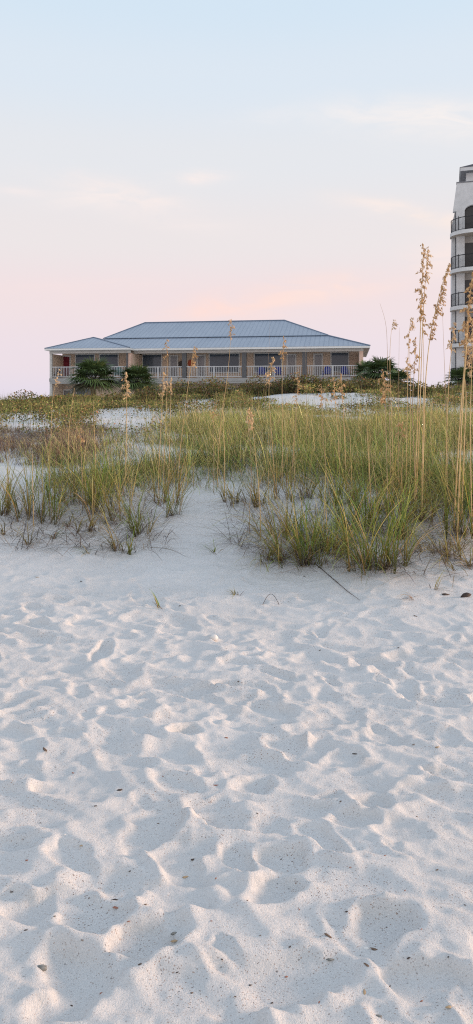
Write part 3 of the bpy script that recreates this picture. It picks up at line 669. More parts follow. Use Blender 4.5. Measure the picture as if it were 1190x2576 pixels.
palm(236, 962, 50, 2.05, 'broad dark fan palm in front of the left wing railing', 46, .9)
palm(345, 966, 51, 1.7, 'smaller fan palm in front of the first main bay, right of the broad one', 42, .9)
palm(960, 944, 49, 1.6, 'tallest dark fan palm at the right end of the house', 44, .8)
palm(1006, 962, 47, 1.15, 'low fan palm on the right side of the tallest palm', 28, .8)
palm(922, 945, 52, 1.3, 'fan palm squeezed against the house end wall', 28)
palm(1155, 960, 46, 1.1, 'spiky fan palm at the foot of the tower', 26)
palm(1186, 955, 47, 1.2, 'fan palm under the tower balcony cut by the right edge', 26)

# ------------------------------------------------------------------ beach house
HA = radians(9); hc, hs = cos(HA), sin(HA)
HD = 60.0; HX = (914-CX)/F*HD
def lx(px, yl=0.):
    t = (px-CX)/F; return (t*(HD+yl*hc)-HX-yl*hs)/(hc+t*hs)
house = empty('beach_house', (HX, HD, .35), -HA)
tag(house, 'long two storey beach house with blue metal hip roof and white railed balcony', 'house')
Z0 = .35
def zz(v): return v-Z0
EAVE, FAS, BEAM, DOOR, RAIL, DECK, DECKB = [zz(v) for v in (6.10, 5.95, 5.69, 5.70, 4.52, 3.48, 3.02)]
WY = 2.7          # depth of the balcony
XR = 0.0; xw = lx(325, -1.1); XL = lx(126, -1.1)          # right corner, right edge of the wing, left corner
WF = -1.1         # wing front
CD = 13.0         # core depth
wl = MB()
wl.box(xw-.1, XR, WY, WY+CD-3, 0, FAS)                                   # main body
wl.box(XL+.02, xw-.2, WF+WY, WY+.6, 0, FAS-.003)                         # wing body
wl.build('wall', M['tan'], house)
MB().box(XR-.32, XR, .0, WY-.002, DECK+.002, BEAM-.003).build('end_wall', M['peach'], house)
MB().box(xw-.15, xw+.08, WF+.16, WF+.75, DECK+.004, BEAM-.004).build('wing_pier', M['peach'], house)
MB().box(xw-.15, xw+.07, WF+.751, WY-.004, DECK+.004, BEAM-.006).build('side_wall', M['tan'], house)
MB().box(XL, XL+.14, WF+.23, WF+WY-.003, 0, BEAM-.02).build('side_wall', M['tan'], house)
MB().box(XR-.30, XR-.002, .02, WY-.004, 0, DECKB-.01).build('lower_end_wall', M['peach'], house)
# beams and fascias
MB().box(xw+.09, XR+.02, -.02, .22, BEAM, FAS).build('beam', M['trim'], house)
MB().box(XL-.05, xw+.10, WF-.02, WF+.2, BEAM-.01, FAS-.004).build('beam', M['trim'], house)
ov = .55
exL, exR = XL-ov*.5, XR+ov; wxR = xw+ov*.4
MB().box(wxR-.2, exR, -ov, -ov+.05, FAS-.02, EAVE-.01).box(exR-.05, exR, -ov+.051, WY+CD-2.6, FAS-.02, EAVE-.01).build('fascia', M['frame'], house)
MB().box(exL, wxR, WF-ov, WF-ov+.05, FAS-.02, EAVE-.012).box(wxR-.05, wxR, WF-ov+.051, -ov-.001, FAS-.021, EAVE-.011).box(exL, exL+.05, WF-ov+.051, WY+CD-2.6, FAS-.019, EAVE-.013).build('fascia', M['frame'], house)
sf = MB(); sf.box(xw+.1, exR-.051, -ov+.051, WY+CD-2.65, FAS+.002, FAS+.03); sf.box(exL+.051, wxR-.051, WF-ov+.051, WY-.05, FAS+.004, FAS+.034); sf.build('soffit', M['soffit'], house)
# roofs: a shallow skirt over the balcony, a steeper hip above, a hip on the wing
yE = -ov; yB = WY+.35; zE, zB, zR = EAVE, zz(7.30), zz(9.33); yEb = WY+CD-2.6
ins = yB-yE
bL, bR = lx(262, yB), exR-ins
rise_y = 5.4; yRg = yB+rise_y
rL, rR = lx(364, yRg), lx(716, yRg)
sk = MB()
mL = XL+1.5
sk.poly([(mL, yE, zE), (exR, yE, zE), (bR, yB, zB), (bL-2.5, yB, zB), (mL, yB, zB-.01)])
sk.poly([(exR, yE, zE), (exR, yEb, zE), (bR, yEb-ins, zB), (bR, yB, zB)])
sk.poly([(exR, yEb, zE), (mL, yEb, zE), (bL, yEb-ins, zB), (bR, yEb-ins, zB)])
sk.build('porch_roof', M['roof'], house)
up = MB(); e = .06; zb = zB+.05; yb2 = yEb-ins
up.poly([(bL-e, yB-e, zb), (bR+e, yB-e, zb), (rR, yRg, zR), (rL, yRg, zR)])
up.poly([(bR+e, yB-e, zb), (bR+e, yb2+e, zb), (rR, yRg, zR)])
up.poly([(bL-e, yb2+e, zb), (bL-e, yB-e, zb), (rL, yRg, zR)])
up.poly([(bR+e, yb2+e, zb), (bL-e, yb2+e, zb), (rL, yRg, zR), (rR, yRg, zR)])
up.poly([(bL-e, yB-e, zb), (bL-e, yb2+e, zb), (bR+e, yb2+e, zb), (bR+e, yB-e, zb)])
up.build('upper_roof', M['roof'], house)
cp = MB(); cp.tube([(rL, yRg, zR+.03), (rR, yRg, zR+.03)], .07, 6); cp.tube([(bR, yB, zb+.02), (rR, yRg, zR+.03)], .06, 6); cp.tube([(bL, yB, zb+.02), (rL, yRg, zR+.03)], .06, 6)
cp.tube([(exR, yE, zE+.02), (bR, yB, zB+.04)], .06, 6); cp.tube([(bL-.1, yB-.08, zb-.01), (bR+.1, yB-.08, zb-.01)], .035, 6)
cp.build('ridge_cap', noisy('ridge_metal', (.15,.20,.27), (.19,.24,.31), 3, .5), house)
wr = MB(); yW = WF-ov; ax = lx(232, 1.4); ay = yW+3.4; az_ = zE+(zB-zE)*1.02
wr.poly([(exL, yW, zE), (wxR, yW, zE), (ax, ay, az_)])
wr.poly([(wxR, yW, zE), (wxR, yB+3, zE), (ax, yB+3, az_), (ax, ay, az_)])
wr.poly([(exL, yB+10, zE), (exL, yW, zE), (ax, ay, az_), (ax, yB+6, az_)])
wr.build('wing_roof', M['roof'], house)
cp = MB(); cp.tube([(exL, yW, zE+.015), (ax, ay, az_+.02), (wxR, yW, zE+.015)], .05, 6); cp.tube([(ax, ay, az_+.02), (ax, yB+1, az_+.02)], .05, 6)
cp.build('ridge_cap', bpy.data.materials['ridge_metal'], house)
# columns
for p in (463, 614, 766):
    c = lx(p); MB().box(c-.19, c+.19, 0.0, .30, DECK+.001, BEAM-.001).build('column', M['greypost'], house)
    MB().box(c-.16, c+.16, .02, .28, 0, DECKB-.002).build('lower_column', M['greypost'], house)
MB().box(XL-.04, XL+.16, WF, WF+.22, -.4, BEAM-.012).build('corner_post', M['trim'], house)
MB().box(xw-.27, xw-.155, WF, WF+.15, DECK+.003, BEAM-.012).build('corner_post', M['greypost'], house)
MB().box(XR-.36, XR-.325, .02, .2, DECK+.003, BEAM-.006).build('corner_post', M['trim'], house)
# decks
dk = MB(); dk.box(xw+.1, XR+.06, -.06, WY-.003, DECKB+.17, DECK); dk.box(xw+.1, XR+.03, -.03, .25, DECKB, DECKB+.168)
dk.build('balcony_floor', M['deck'], house)
dk = MB(); dk.box(XL-.06, xw+.098, WF-.06, WF+WY-.003, DECKB+.17, DECK-.002); dk.box(XL-.03, xw+.097, WF-.03, WF+.25, DECKB-.02, DECKB+.168)
dk.build('balcony_floor', M['deck'], house)
# railings
def railing(x0, x1, y):
    mb = MB(); mb.box(x0, x1, y-.04, y+.04, RAIL-.07, RAIL); mb.box(x0, x1, y-.03, y+.03, DECK+.10, DECK+.16)
    n = int((x1-x0)/.148)
    for i in range(1, n): x = x0+(x1-x0)*i/n; mb.box(x-.0155, x+.0155, y-.015, y+.015, DECK+.161, RAIL-.071)
    mb.build('railing', M['white'], house)
    k = MB(); xm = (x0+x1)/2; k.box(xm-.045, xm+.045, y-.045, y+.045, DECK+.002, RAIL+.01); k.build('railing_post', M['white'], house)
cs = [lx(p) for p in (463, 614, 766)]
railing(XL+.17, xw-.31, WF+.08)
railing(xw+.1, cs[0]-.2, .10); railing(cs[0]+.2, cs[1]-.2, .10); railing(cs[1]+.2, cs[2]-.2, .10); railing(cs[2]+.2, XR-.37, .10)
# windows and doors, each with its frame and pane
def window(p0, p1, yw, z0=None, z1=None, gm='glass'):
    a, b = lx(p0, yw), lx(p1, yw); z0 = DECK+.62 if z0 is None else z0; z1 = DOOR+.02 if z1 is None else z1
    f = MB(); w = .10
    f.box(a-w, a, yw-.08, yw-.002, z0-w, z1+w); f.box(b, b+w, yw-.08, yw-.002, z0-w, z1+w); f.box(a, b, yw-.08, yw-.002, z1, z1+w); f.box(a, b, yw-.10, yw-.002, z0-w, z0)
    fo = f.build('window', M['frame'], house)
    MB().box(a, b, yw-.04, yw-.003, z0, z1).build('pane', M[gm], fo)
def door(p0, p1, yw, z0=None, z1=None, curtain=False):
    a, b = lx(p0, yw), lx(p1, yw); z0 = DECK+.01 if z0 is None else z0; z1 = DOOR if z1 is None else z1
    w = .13; f = MB(); f.box(a, a+w, yw-.09, yw-.002, z0, z1); f.box(b-w, b, yw-.09, yw-.002, z0, z1); f.box(a+w, b-w, yw-.09, yw-.002, z1-w, z1); f.box(a+w, b-w, yw-.09, yw-.002, z0, z0+.28)
    fo = f.build('door', M['frame'], house)
    MB().box(a+w, b-w, yw-.05, yw-.003, z0+.28, z1-w).build('pane', M['redcloth' if curtain else 'doorglass'], fo)
    MB().box(b-w+.03, b-w+.07, yw-.13, yw-.091, z0+.92, z0+1.08).build('handle', M['brass'], fo)
wy = WF+WY
door(155, 179, wy, curtain=True); window(192, 237, wy); window(252, 297, wy)
window(360, 406, WY); door(426, 449, WY); door(495, 518, WY); window(528, 601, WY)
window(641, 707, WY); door(721, 746, WY); door(788, 813, WY); window(834, 876, WY)
zl0, zl1 = .1, 2.2
door(158, 182, wy, zl0, zl1); window(194, 240, wy, .9, zl1); window(360, 410, WY, .9, zl1); door(425, 449, WY, zl0, zl1); window(528, 600, WY, .9, zl1); window(641, 707, WY, .9, zl1); window(834, 876, WY, .9, zl1)
# ornaments hung beside the second column
def hw(xl, yl, z): v = Matrix.Rotation(-HA, 3, 'Z') @ Vector((xl, yl, 0)); return Vector((HX+v.x, HD+v.y, Z0+z))
def ornament(p, z, m, label):
    t = empty('wall_ornament', hw(lx(p, WY), WY-.03, z), -HA); tag(t, label, 'wall ornament')
    mb = MB(); pts = [(.26*cos(2*pi*i/14)*(1+.12*(i % 2)), .30*sin(2*pi*i/14)*(1+.12*(i % 2))) for i in range(14)]
    mb.prism(pts, 'y', -.05, .0); mb.build('plaque', M[m], t, bevel=.01)
    MB().tube([(-.1, -.02, .30), (0, -.02, .44), (.1, -.02, .30)], .012, 5).build('hanger', M['darkorn'], t)
ornament(480, DECK+1.45, 'redorn', 'red orange ornament hanging on the wall right of the first grey column')
ornament(456, DECK+1.35, 'darkorn', 'small dark ornament hanging on the wall left of the first grey column')
# chairs on the balcony
def chair(p, yl, m, label, rz=0, group='blue chairs on the balcony'):
    t = empty('patio_chair', hw(lx(p, yl), yl, DECK+.003), -HA+rz); tag(t, label, 'chair', group)
    s = MB()
    for i in range(6): s.box(-.27, .27, -.30+i*.095, -.30+i*.095+.085, .36-.012*i, .385-.012*i)
    s.build('seat', M[m], t)
    b = MB()
    for i in range(7):
        x = -.30+i*.088; h = 1.08-.035*abs(i-3)**1.6
        b.prism([(.22, .30), (.245, .30), (.46, h), (.435, h)], 'x', x, x+.078)
    b.build('backrest', M[m], t)
    for sx in (-1, 1):
        MB().box(sx*.33-.06, sx*.33+.06, -.36, .34, .58, .605).build('armrest', M[m], t)
        MB().box(sx*.33-.02, sx*.33+.02, -.33, -.26, 0, .578).build('leg', M[m], t)
        MB().prism([(.34, 0), (.42, 0), (.02, .36), (-.06, .36)], 'x', sx*.29-.015, sx*.29+.015).build('leg', M[m], t)
chair(657, 1.1, 'bluechair', 'deep blue slatted chair in the third balcony bay, left one')
chair(700, 1.3, 'bluechair', 'deep blue slatted chair in the third balcony bay, right one', .25)
chair(822, 1.1, 'bluechair', 'deep blue slatted chair beside the last door', -.1)
chair(868, 1.3, 'bluechair', 'deep blue slatted chair in the corner by the house end wall', .2)
chair(140, -.2, 'navychair', 'navy chair in the left corner of the wing balcony', -.2, None)
chair(298, -.2, 'tealchair', 'teal green chair on the wing balcony beside the pillar', .2, None)

# ------------------------------------------------------------------ condominium tower at the right edge
CA = radians(16.5); cc_, cs_ = cos(CA), sin(CA); KD = 60.0; KX = (1136.5-CX)/F*KD
tower = empty('apartment_tower', (KX, KD, 0), -CA)
tag(tower, 'white apartment tower with rounded balconies and black railings at the right edge', 'apartment tower')
def kx(px, yl=0.):
    t = (px-CX)/F; return (t*(KD+yl*cc_)-KX-yl*cs_)/(cc_+t*cs_)
def kz(py, px=1150, yl=0.):
    x = kx(px, yl); D = KD-x*cs_+yl*cc_; return EYE+(HY-py)/F*D
W_ = 9.0
p1, p2 = kx(1148), kx(1169)
FL = [kz(959)+3.128*i for i in range(5)]           # balcony floors
ZT = kz(461); bk = 2.0
wl = MB()
wl.prism([(0, 0), (W_, 0), (W_, ZT-.02), (kx(1148.5)+.12, ZT-.02), (kx(1144)+.1, kz(530)), (0, kz(560))], 'y', bk+1.3, 18)                         # body behind the balconies
wl.prism([(0, 0), (p1-.03, 0), (p1-.03, kz(528)), (kx(1143)+.05, kz(528)), (0, kz(562))], 'y', .55, bk+1.299)               # set back strip on the left
wl.build('wall', M['stucco'], tower)
pl = MB()
opens = []; x = p2; wid = 2.9; pw = p2-p1
while x+wid < W_: opens.append((x, x+wid)); x += wid+pw
# front: piers up to the top floor and the arched parapet band
x0 = p1
zA0, zA1 = kz(530, 1169), kz(516, 1169)
for i, (a, b) in enumerate(opens):
    MB().box(x0, a, 0, .5, 0, zA0-.003).build('pier', M['stucco'], tower); x0 = b
MB().box(x0, W_, 0, .5, 0, zA0-.003).build('pier', M['stucco'], tower)
top = [(p1-.28, zA0), (opens[0][0], zA0)]
for (a, b) in opens:
    r = .75
    top += [(a, zA0+.003)] if False else []
    top += [(a+r*(1-cos(t)), zA0+(zA1-zA0)*sin(t)) for t in np.linspace(.05, pi/2, 7)]
    top += [(b-r*(1-sin(t)), zA0+(zA1-zA0)*cos(t)) for t in np.linspace(0, pi/2-.05, 7)]
    top += [(b, zA0)]
top += [(W_, zA0), (W_, ZT), (kx(1149)+.0, ZT)]
MB().prism(top, 'y', -.004, .52).build('parapet', M['stucco'], tower)
MB().box(kx(1149)+.05, W_, .521, bk+1.298, ZT-.5, ZT-.03).build('terrace_floor', M['slab'], tower)
MB().box(kx(1148), W_+.02, -.03, .55, ZT+.001, ZT+.1).build('coping', M['coping'], tower)
# tall narrow niche panels, drain pipes
MB().box(kx(1143), kx(1147.2), .50, .549, kz(955), kz(545)).build('downpipe_panel', M['slab'], tower)
pp = MB(); pp.tube([(kx(1146), .47, kz(990)), (kx(1146), .47, kz(525))], .03, 6); pp.build('downpipe', M['coping'], tower)
# balconies: slab with rounded corner, railing
def outline(x_l, x_r, yf, yb, r, n=9):
    pts = [(x_l, yb)]+[(x_l+r*1.2*(1-cos(t)), yf+r*(1-sin(t))) for t in np.linspace(0, pi/2, n)]+[(x_r, yf)]
    return pts
for i, zf in enumerate(FL):
    xl_ = kx(1132, .9); o_ = outline(xl_, W_, -1.35, 1.0, 1.75)
    sl = MB(); sl.prism(o_+[(W_, bk+1.29), (p1+.02, bk+1.29), (p1+.02, .549), (xl_+.3, .549), (xl_+.12, .95)], 'z', zf-.30, zf)
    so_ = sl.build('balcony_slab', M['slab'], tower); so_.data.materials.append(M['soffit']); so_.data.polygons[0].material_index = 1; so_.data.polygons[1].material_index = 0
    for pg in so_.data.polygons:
        if abs(pg.normal.z) > .9 and pg.center.z < zf-.2: pg.material_index = 1  # slab underside coloured darker, standing in for the shade beneath it
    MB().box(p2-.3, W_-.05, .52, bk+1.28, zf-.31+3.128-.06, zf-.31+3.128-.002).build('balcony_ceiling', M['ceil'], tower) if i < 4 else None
    rl = outline(xl_+.09, W_-.02, -1.26, .75, 1.68)
    rm = MB(); up_ = lambda h: [(a, b, zf+h) for a, b in rl]
    rm.tube(up_(1.08), .035, 6); rm.tube(up_(.09), .022, 5)
    # balusters
    acc = 0; nxt = .05
    for (a, b), (c, d_) in zip(rl[:-1], rl[1:]):
        L = math.hypot(c-a, d_-b); 
        while nxt <= acc+L:
            f = (nxt-acc)/L; X, Y = a+(c-a)*f, b+(d_-b)*f; rm.box(X-.008, X+.008, Y-.008, Y+.008, zf+.09, zf+1.06); nxt += .125
        acc += L
    ro = rm.build('railing', M['iron'], tower)
    for X, Y in (rl[0], rl[5], (kx(1153, -1.26), -1.26), (4.5, -1.26)): MB().box(X-.022, X+.022, Y-.022, Y+.022, zf+.001, zf+1.10).build('railing_post', M['iron'], ro)
    for (a, b) in opens:
        zt = zf+2.35 if i < 4 else zf+2.45
        dr = MB(); y = bk+1.26
        for k in range(4): X = a-.25+(b-a+.5)*k/3; dr.box(X-.04, X+.04, y-.05, y, zf+.01, zt)
        dr.box(a-.29, b+.29, y-.048, y-.001, zt+.001, zt+.07)
        do = dr.build('sliding_door', M['iron'], tower)
        MB().box(a-.249, b+.249, y-.02, y-.004, zf+.012, zt-.002).build('pane', M['darkglass'], do)
        sc = MB(); sc.box(a+.002, b-.002, .30, .34, zt-.05, zf+2.826-.003 if i < 4 else zt+.03); sc.build('shade_header', M['ceil'] if i < 4 else M['iron'], tower)
        MB().box(a+.003, b-.003, .32, .325, zf+.004, zt-.052).build('screen', M['darkglass'], tower)
# roof house
y0 = 4.6; ex, wx = kx(1158, y0), kx(1173, y0+.7)
zE_ = kz(430, 1160, y0); 
MB().box(wx, W_, y0+.7, 14, ZT+.0, zE_+.05).build('roof_house', M['stucco'], tower)
MB().box(ex, W_+.5, y0, 15, zE_, zE_+.32).build('roof_eave', M['stucco'], tower)
MB().box(ex+.03, W_+.4, y0+.03, 14.9, zE_-.02, zE_-.001).build('eave_soffit', M['coping'], tower)
ph = MB(); xe, xr = ex-.05, W_+.6; ym = (y0-.05+15.05)/2; za = zE_+.325
ph.poly([(xe, y0-.05, za), (xr, y0-.05, za), (xr-4, ym, za+2.3), (xe+4, ym, za+2.3)]); ph.poly([(xe, 15.05, za), (xe, y0-.05, za), (xe+4, ym, za+2.3)])
ph.poly([(xr, 15.05, za), (xe, 15.05, za), (xe+4, ym, za+2.3), (xr-4, ym, za+2.3)]); ph.poly([(xr, y0-.05, za), (xr, 15.05, za), (xr-4, ym, za+2.3)]); ph.poly([(xe, y0-.05, za), (xe, 15.05, za), (xr, 15.05, za), (xr, y0-.05, za)])
ph.build('hip_roof', M['slate'], tower)

# ------------------------------------------------------------------ bits lying on the sand
def on_sand(px, py):
    x, D, z = hit(px, py)
    for _ in range(6):                  # follow the trampled surface
        zz_ = float(G(x, D)); Dn = (EYE-zz_)*F/(py-HY); D = .5*D+.5*Dn; x = (px-CX)/F*D
    return x, D, float(G(x, D))
def chip(name, px, py, lpx, m, label, cat, ang, group=None, flat=.35, aspect=.4):
    x, D, z = on_sand(px, py); l = lpx*.82/F*sqrt(D*D+2.5); w = l*aspect; t = MB()
    n = 9; ring = []
    for s_, sc in ((0, .75), (.5, 1), (1, .55)):
        for i in range(n):
            a = 2*pi*i/n; k = sc*(1+.14*sin(3*a+px)+.1*sin(5*a+py)); t.v.append((l/2*cos(a)*k, w/2*sin(a)*k, w*flat*s_-.1*w))
    for r_ in range(2):
        for i in range(n): j = (i+1) % n; t.f.append((r_*n+i, r_*n+j, r_*n+n+j, r_*n+n+i))
    t.f.append(tuple(range(n))[::-1]); t.v.append((l*.05, 0, w*flat*1.12-.1*w))
    for i in range(n): t.f.append((2*n+i, 2*n+(i+1) % n, 3*n))
    o = t.build(name, M[m], smooth=True); o.location = (x, D, z+.001); o.rotation_euler = (random.gauss(0, .15), random.gauss(0, .15), ang); tag(o, label, cat, group)
    return o
for a in [
 ('wood_chip', 113, 1886, 26, 'drift', 'brown split wood chip slanting in a hollow at the left', 'wood chip', -.9, None, .3, .28),
 ('wood_chip', 895, 1897, 22, 'darkdrift', 'thin dark wood sliver lying level at the right', 'wood chip', -.2, None, .3, .22),
 ('wood_chip', 301, 1988, 16, 'darkdrift', 'small dark chip on a crest left of centre', 'wood chip', .2, None, .35, .5),
 ('wood_chip', 541, 1976, 18, 'shellred', 'reddish sliver on a crest in the middle', 'wood chip', -.1, None, .3, .25),
 ('shell', 240, 2028, 9, 'darkdrift', 'tiny black shell on a ridge below the dark chip', 'shell', .2),
 ('shell', 485, 2163, 14, 'darkdrift', 'black shell fragment in a hollow at the middle left', 'shell', .6),
 ('shell', 466, 2207, 16, 'shelltan', 'ochre leaf like scrap below the black fragment', 'shell', .1),
 ('wood_chip', 286, 2263, 24, 'darkdrift', 'long blackish splinter in the lower left sand', 'wood chip', -.1, None, .3, .25),
 ('shell', 291, 2284, 17, 'shellred', 'rust brown shell just below the long splinter', 'shell', -.2),
 ('shell', 365, 2277, 12, 'drift', 'brown crumb right of the long splinter', 'shell', .3),
 ('shell', 437, 2349, 20, 'shellgrey', 'grey green shell tilted on its edge in the lower middle left', 'shell', .7),
 ('shell', 439, 2368, 20, 'shelltan', 'orange tan shell just below the tilted grey one', 'shell', .2),
 ('shell', 104, 2436, 30, 'shellgrey', 'oval striped grey shell in the lower left corner', 'shell', .1, None, .5, .55),
 ('shell', 825, 2354, 22, 'drift', 'brown slanting shell piece left of the round hollow', 'shell', -.6, None, .3, .3),
 ('shell', 942, 2388, 20, 'drift', 'dark brown shell chip below the round hollow', 'shell', -.3),
 ('shell', 921, 2385, 18, 'shellwhite', 'bright white shell chip beside the brown one', 'shell', .1),
 ('shell', 922, 2428, 17, 'drift', 'brown chip on a lit crest at the lower right', 'shell', -.8, None, .3, .35),
 ('shell', 917, 2497, 16, 'shelltan', 'orange rounded shell near the bottom right', 'shell', 1.4),
 ('shell', 830, 2415, 20, 'shellgrey', 'pale grey flat shell at the lower middle right', 'shell', 0),
 ('shell', 1028, 2411, 12, 'darkdrift', 'black crumb right of the brown and white chips', 'shell', .5),
 ('shell', 953, 2556, 17, 'shellgrey', 'dark oval shell at the bottom edge', 'shell', -.1),
 ('shell', 1130, 2534, 20, 'shelltan', 'tan curled shell in the lower right corner', 'shell', .3),
 ('shell', 1060, 2517, 9, 'shellred', 'red speck of shell left of the tan curled one', 'shell', .3),
 ('shell', 630, 2478, 9, 'darkdrift', 'black speck at the bottom centre', 'shell', .3),
 ('shell', 720, 2458, 9, 'shellred', 'rust speck right of the bottom centre', 'shell', .3),
 ('shell', 446, 2447, 9, 'darkdrift', 'black speck under the two tilted shells', 'shell', .3),
 ('shell', 352, 2428, 11, 'darkdrift', 'black chip right of the striped shell hollow', 'shell', .5),
 ('shell', 205, 2128, 12, 'shelltan', 'tan chip on the left slope', 'shell', .2),
 ('shell', 68, 2165, 11, 'shellred', 'rust chip near the left edge', 'shell', .2),
 ('shell', 163, 2100, 9, 'shellwhite', 'white crumb on the left slope', 'shell', .2),
 ('shell', 569, 1856, 12, 'shellred', 'reddish brown chip in the middle distance', 'shell', -.3),
 ('shell', 600, 1712, 9, 'darkdrift', 'dark crumb in the middle of the trampled sand', 'shell', .4),
 ('shell', 1100, 1880, 13, 'shelltan', 'light brown chip at the far right', 'shell', 0),
 ('shell', 1041, 1873, 17, 'drift', 'thin curved twig piece at the right', 'shell', .5, None, .3, .2),
 ('shell', 538, 1604, 26, 'shellwhite', 'white shell standing up in the upper footprints', 'shell', .2, None, .9, .6),
 ('shell', 805, 1636, 8, 'darkdrift', 'black crumb in the upper right footprints', 'shell', .4),
 ('shell', 1002, 1641, 8, 'darkdrift', 'second black crumb in the upper right footprints', 'shell', .4),
 ('wood_chip', 453, 1524, 9, 'darkdrift', 'tiny dark chip right of the lone green sprig', 'wood chip', .4),
 ('wood_chip', 1045, 1550, 15, 'drift', 'small brown stick below the arching straw blades', 'wood chip', -.6, None, .3, .3),
 ('wood_chip', 1120, 1496, 24, 'darkdrift', 'dark bark scrap below the right tufts, smaller of two', 'wood chip', .1, None, .4, .4),
 ('wood_chip', 1172, 1500, 34, 'darkdrift', 'dark lump of bark near the right edge below the tufts', 'wood chip', .1, None, .6, .5),
 ('wood_chip', 765, 1450, 9, 'darkdrift', 'dark crumb under the large arching tuft', 'wood chip', .1),
 ('shell', 205, 1463, 10, 'darkdrift', 'dark fleck in smooth sand under the left tufts', 'shell', .2),
 ('shell', 95, 1452, 16, 'shelltan', 'tan leaf scrap in smooth sand at the left', 'shell', .3, None, .2, .3),
]: chip(*a)
for px_, py_ in [(30, 2240), (140, 2300), (210, 2360), (330, 2190), (400, 2080), (520, 2320), (560, 2420), (620, 2260), (660, 2360), (700, 2160), (760, 2280), (800, 2520),
                 (870, 2190), (960, 2160), (1010, 2250), (1070, 2330), (1120, 2420), (1160, 2280), (580, 2510), (480, 2490), (250, 2500), (170, 2540), (60, 2330), (740, 2390),
                 (980, 2470), (880, 2290), (690, 2530), (1090, 2190), (320, 2330), (540, 2200), (90, 2060), (420, 1950), (650, 2040), (860, 2020), (1050, 2060), (190, 1940)]:
    chip('shell', px_+random.uniform(-12, 12), py_+random.uniform(-12, 12), random.uniform(6, 10), random.choice(['darkdrift', 'darkdrift', 'shellred', 'drift']),
         'tiny dark shell crumb among many on the trampled sand', 'shell', random.uniform(-1, 1), 'tiny shell crumbs scattered on the sand')
# the long dead stem lying on the sand below the big tuft
pts = [on_sand(*p) for p in ((790, 1418), (812, 1436), (840, 1460), (872, 1488), (905, 1512))]
o = MB().tube([(a, b, c+.008) for a, b, c in pts], [.0035, .003, .003, .0026, .0015], 6).build('dead_stem', M['darkdrift'], smooth=True)
tag(o, 'long dark dead stem lying on sand below the large arching tuft', 'dead stem')
pts = [on_sand(661+41*i/10, 1522-17*sin(pi*i/10)) for i in range(11)]
o = MB().tube([(a, b, c+.004+.03*sin(pi*i/10)) for i, (a, b, c) in enumerate(pts)], .0019, 5).build('dead_stem', M['darkdrift'], smooth=True)
tag(o, 'small dark hoop of dead stem arching out of the middle sand', 'dead stem')

# ------------------------------------------------------------------ sky and sun
sun_dir = Vector((.975, .10, .175)).normalized()
sun_el = math.asin(sun_dir.z); sun_az = atan2(sun_dir.x, sun_dir.y)
w = bpy.data.worlds.new('World'); S.world = w; w.use_nodes = True; nt = w.node_tree; N = nt.nodes; L = nt.links
bg = N['Background']
tc = N.new('ShaderNodeTexCoord'); sep = N.new('ShaderNodeSeparateXYZ'); L.new(tc.outputs['Generated'], sep.inputs[0])
def mth(op, a, b=None, c=None, clamp=False):
    n = N.new('ShaderNodeMath'); n.operation = op; n.use_clamp = clamp
    for i, v in enumerate((a, b, c)):
        if v is None: continue
        if isinstance(v, (int, float)): n.inputs[i].default_value = v
        else: L.new(v, n.inputs[i])
    return n.outputs[0]
def cmix(f, a, b, mode='MIX'):
    x = N.new('ShaderNodeMix'); x.data_type = 'RGBA'; x.blend_type = mode; x.clamp_factor = True
    if isinstance(f, (int, float)): x.inputs[0].default_value = f
    else: L.new(f, x.inputs[0])
    for i, v in ((6, a), (7, b)):
        if isinstance(v, tuple): x.inputs[i].default_value = (*v, 1)
        else: L.new(v, x.inputs[i])
    return x.outputs[2]
rp = N.new('ShaderNodeValToRGB'); cr = rp.color_ramp; cr.interpolation = 'EASE'
stops = [(0.0, (.42,.44,.50)), (.485, (.50,.50,.56)), (.5, (.76,.70,.81)), (.527, (.81,.705,.775)), (.57, (.855,.72,.735)), (.61, (.825,.765,.765)), (.66, (.775,.785,.815)), (.706, (.71,.785,.865)), (.745, (.65,.77,.88)), (.85, (.62,.74,.90)), (1.0, (.60,.70,.88))]
while len(cr.elements) > 1: cr.elements.remove(cr.elements[-1])
cr.elements[0].position = stops[0][0]; cr.elements[0].color = (*stops[0][1], 1)
for p, c in stops[1:]: e = cr.elements.new(p); e.color = (*c, 1)
L.new(mth('MULTIPLY_ADD', sep.outputs['Z'], .5, .5), rp.inputs[0])
sky = rp.outputs[0]
# wisps of cloud, laid out by direction in the sky
gxn = mth('DIVIDE', sep.outputs['X'], mth('MAXIMUM', sep.outputs['Y'], .05)); gzn = mth('DIVIDE', sep.outputs['Z'], mth('MAXIMUM', sep.outputs['Y'], .05))
cb = N.new('ShaderNodeCombineXYZ'); L.new(gxn, cb.inputs[0]); L.new(mth('MULTIPLY', gzn, 3.2), cb.inputs[1])
rt = N.new('ShaderNodeMapping'); rt.inputs['Rotation'].default_value = (0, 0, .35); L.new(cb.outputs[0], rt.inputs[0])
nz = N.new('ShaderNodeTexNoise'); nz.inputs['Scale'].default_value = 9; nz.inputs['Detail'].default_value = 7; nz.inputs['Roughness'].default_value = .58; nz.inputs['Distortion'].default_value = .8; L.new(rt.outputs[0], nz.inputs['Vector'])
wsp = N.new('ShaderNodeMapRange'); wsp.inputs[1].default_value = .38; wsp.inputs[2].default_value = .72; L.new(nz.outputs[0], wsp.inputs[0])
front = mth('GREATER_THAN', sep.outputs['Y'], .1)
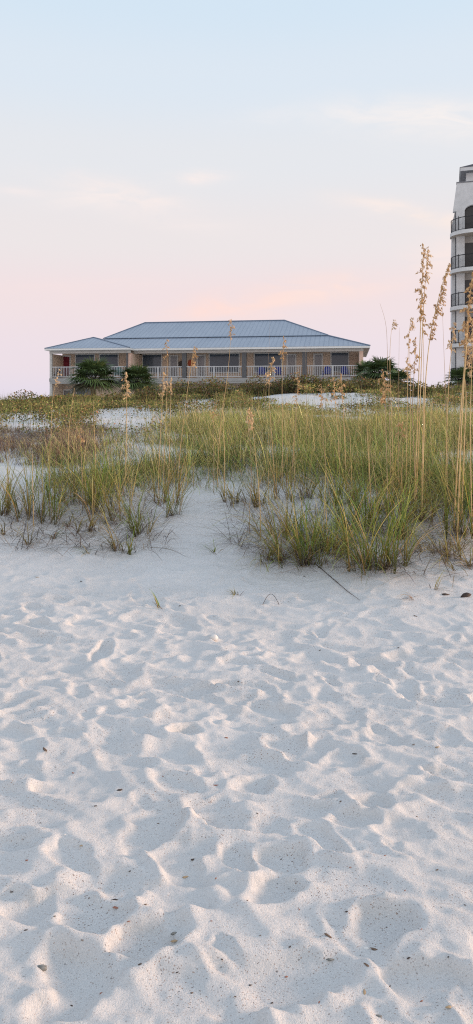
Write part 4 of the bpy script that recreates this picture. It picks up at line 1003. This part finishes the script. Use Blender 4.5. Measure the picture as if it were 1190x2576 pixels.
for cpx, cpy, rx, ry, rot, s_, c in [(310, 488, 140, 26, -.22, .95, (.90,.82,.79)), (500, 448, 70, 16, .1, .7, (.89,.82,.80)), (220, 500, 90, 20, .05, .5, (.88,.82,.80)), (1050, 538, 140, 18, -.2, 1.0, (.93,.80,.73)), (960, 520, 90, 14, -.1, .5, (.9,.82,.79)),
                                 (1110, 300, 220, 42, -.05, .75, (.88,.85,.83)), (600, 768, 170, 36, .18, 1.0, (.92,.70,.66)), (830, 726, 170, 28, .14, 1.0, (.93,.73,.68)), (40, 480, 60, 10, -.1, .6, (.9,.82,.8)), (420, 545, 130, 26, -.15, .4, (.86,.80,.79)),
                                 (1120, 640, 90, 40, .2, .55, (.92,.78,.74)), (250, 720, 200, 22, .05, .35, (.87,.73,.72)), (780, 290, 160, 20, .05, .3, (.84,.84,.85))]:
    dx = mth('SUBTRACT', gxn, (cpx-CX)/F); dz = mth('SUBTRACT', gzn, (HY-cpy)/F)
    a = mth('ADD', mth('MULTIPLY', dx, cos(rot)*F/rx), mth('MULTIPLY', dz, sin(rot)*F/rx)); b = mth('ADD', mth('MULTIPLY', dx, -sin(rot)*F/ry), mth('MULTIPLY', dz, cos(rot)*F/ry))
    g = mth('EXPONENT', mth('MULTIPLY', mth('ADD', mth('MULTIPLY', a, a), mth('MULTIPLY', b, b)), -.75))
    f = mth('MULTIPLY', mth('MULTIPLY', mth('MULTIPLY', g, mth('MULTIPLY_ADD', wsp.outputs[0], 1.05, .22)), min(1.0, s_*1.3)), front)
    sky = cmix(f, sky, (min(c[0]*1.07, .97), c[1]*1.02, c[2]*1.0))
# unseen warm glow, placed behind and right of camera to brighten porch and grass
dt = N.new('ShaderNodeVectorMath'); dt.operation = 'DOT_PRODUCT'; dt.inputs[1].default_value = Vector((.55, -.83, 0)).normalized(); L.new(tc.outputs['Generated'], dt.inputs[0])
glow = mth('MULTIPLY', mth('POWER', mth('MAXIMUM', dt.outputs['Value'], 0), 2), mth('SUBTRACT', 1, mth('ABSOLUTE', sep.outputs['Z']), clamp=True))
sky = cmix(mth('MULTIPLY', glow, .6), sky, (1.0, .87, .72), 'ADD')
ns = N.new('ShaderNodeTexSky'); ns.sky_type = 'NISHITA'; ns.sun_disc = False; ns.sun_elevation = sun_el; ns.sun_rotation = sun_az
sky = cmix(.012, sky, ns.outputs[0], 'ADD')
L.new(sky, bg.inputs['Color']); bg.inputs['Strength'].default_value = 1.0
sl = bpy.data.lights.new('sun', 'SUN'); sl.energy = 3.8; sl.angle = radians(9); sl.color = (1, .68, .49)
so = bpy.data.objects.new('sun', sl); col.objects.link(so); so.rotation_euler = (-sun_dir).to_track_quat('-Z', 'Y').to_euler()
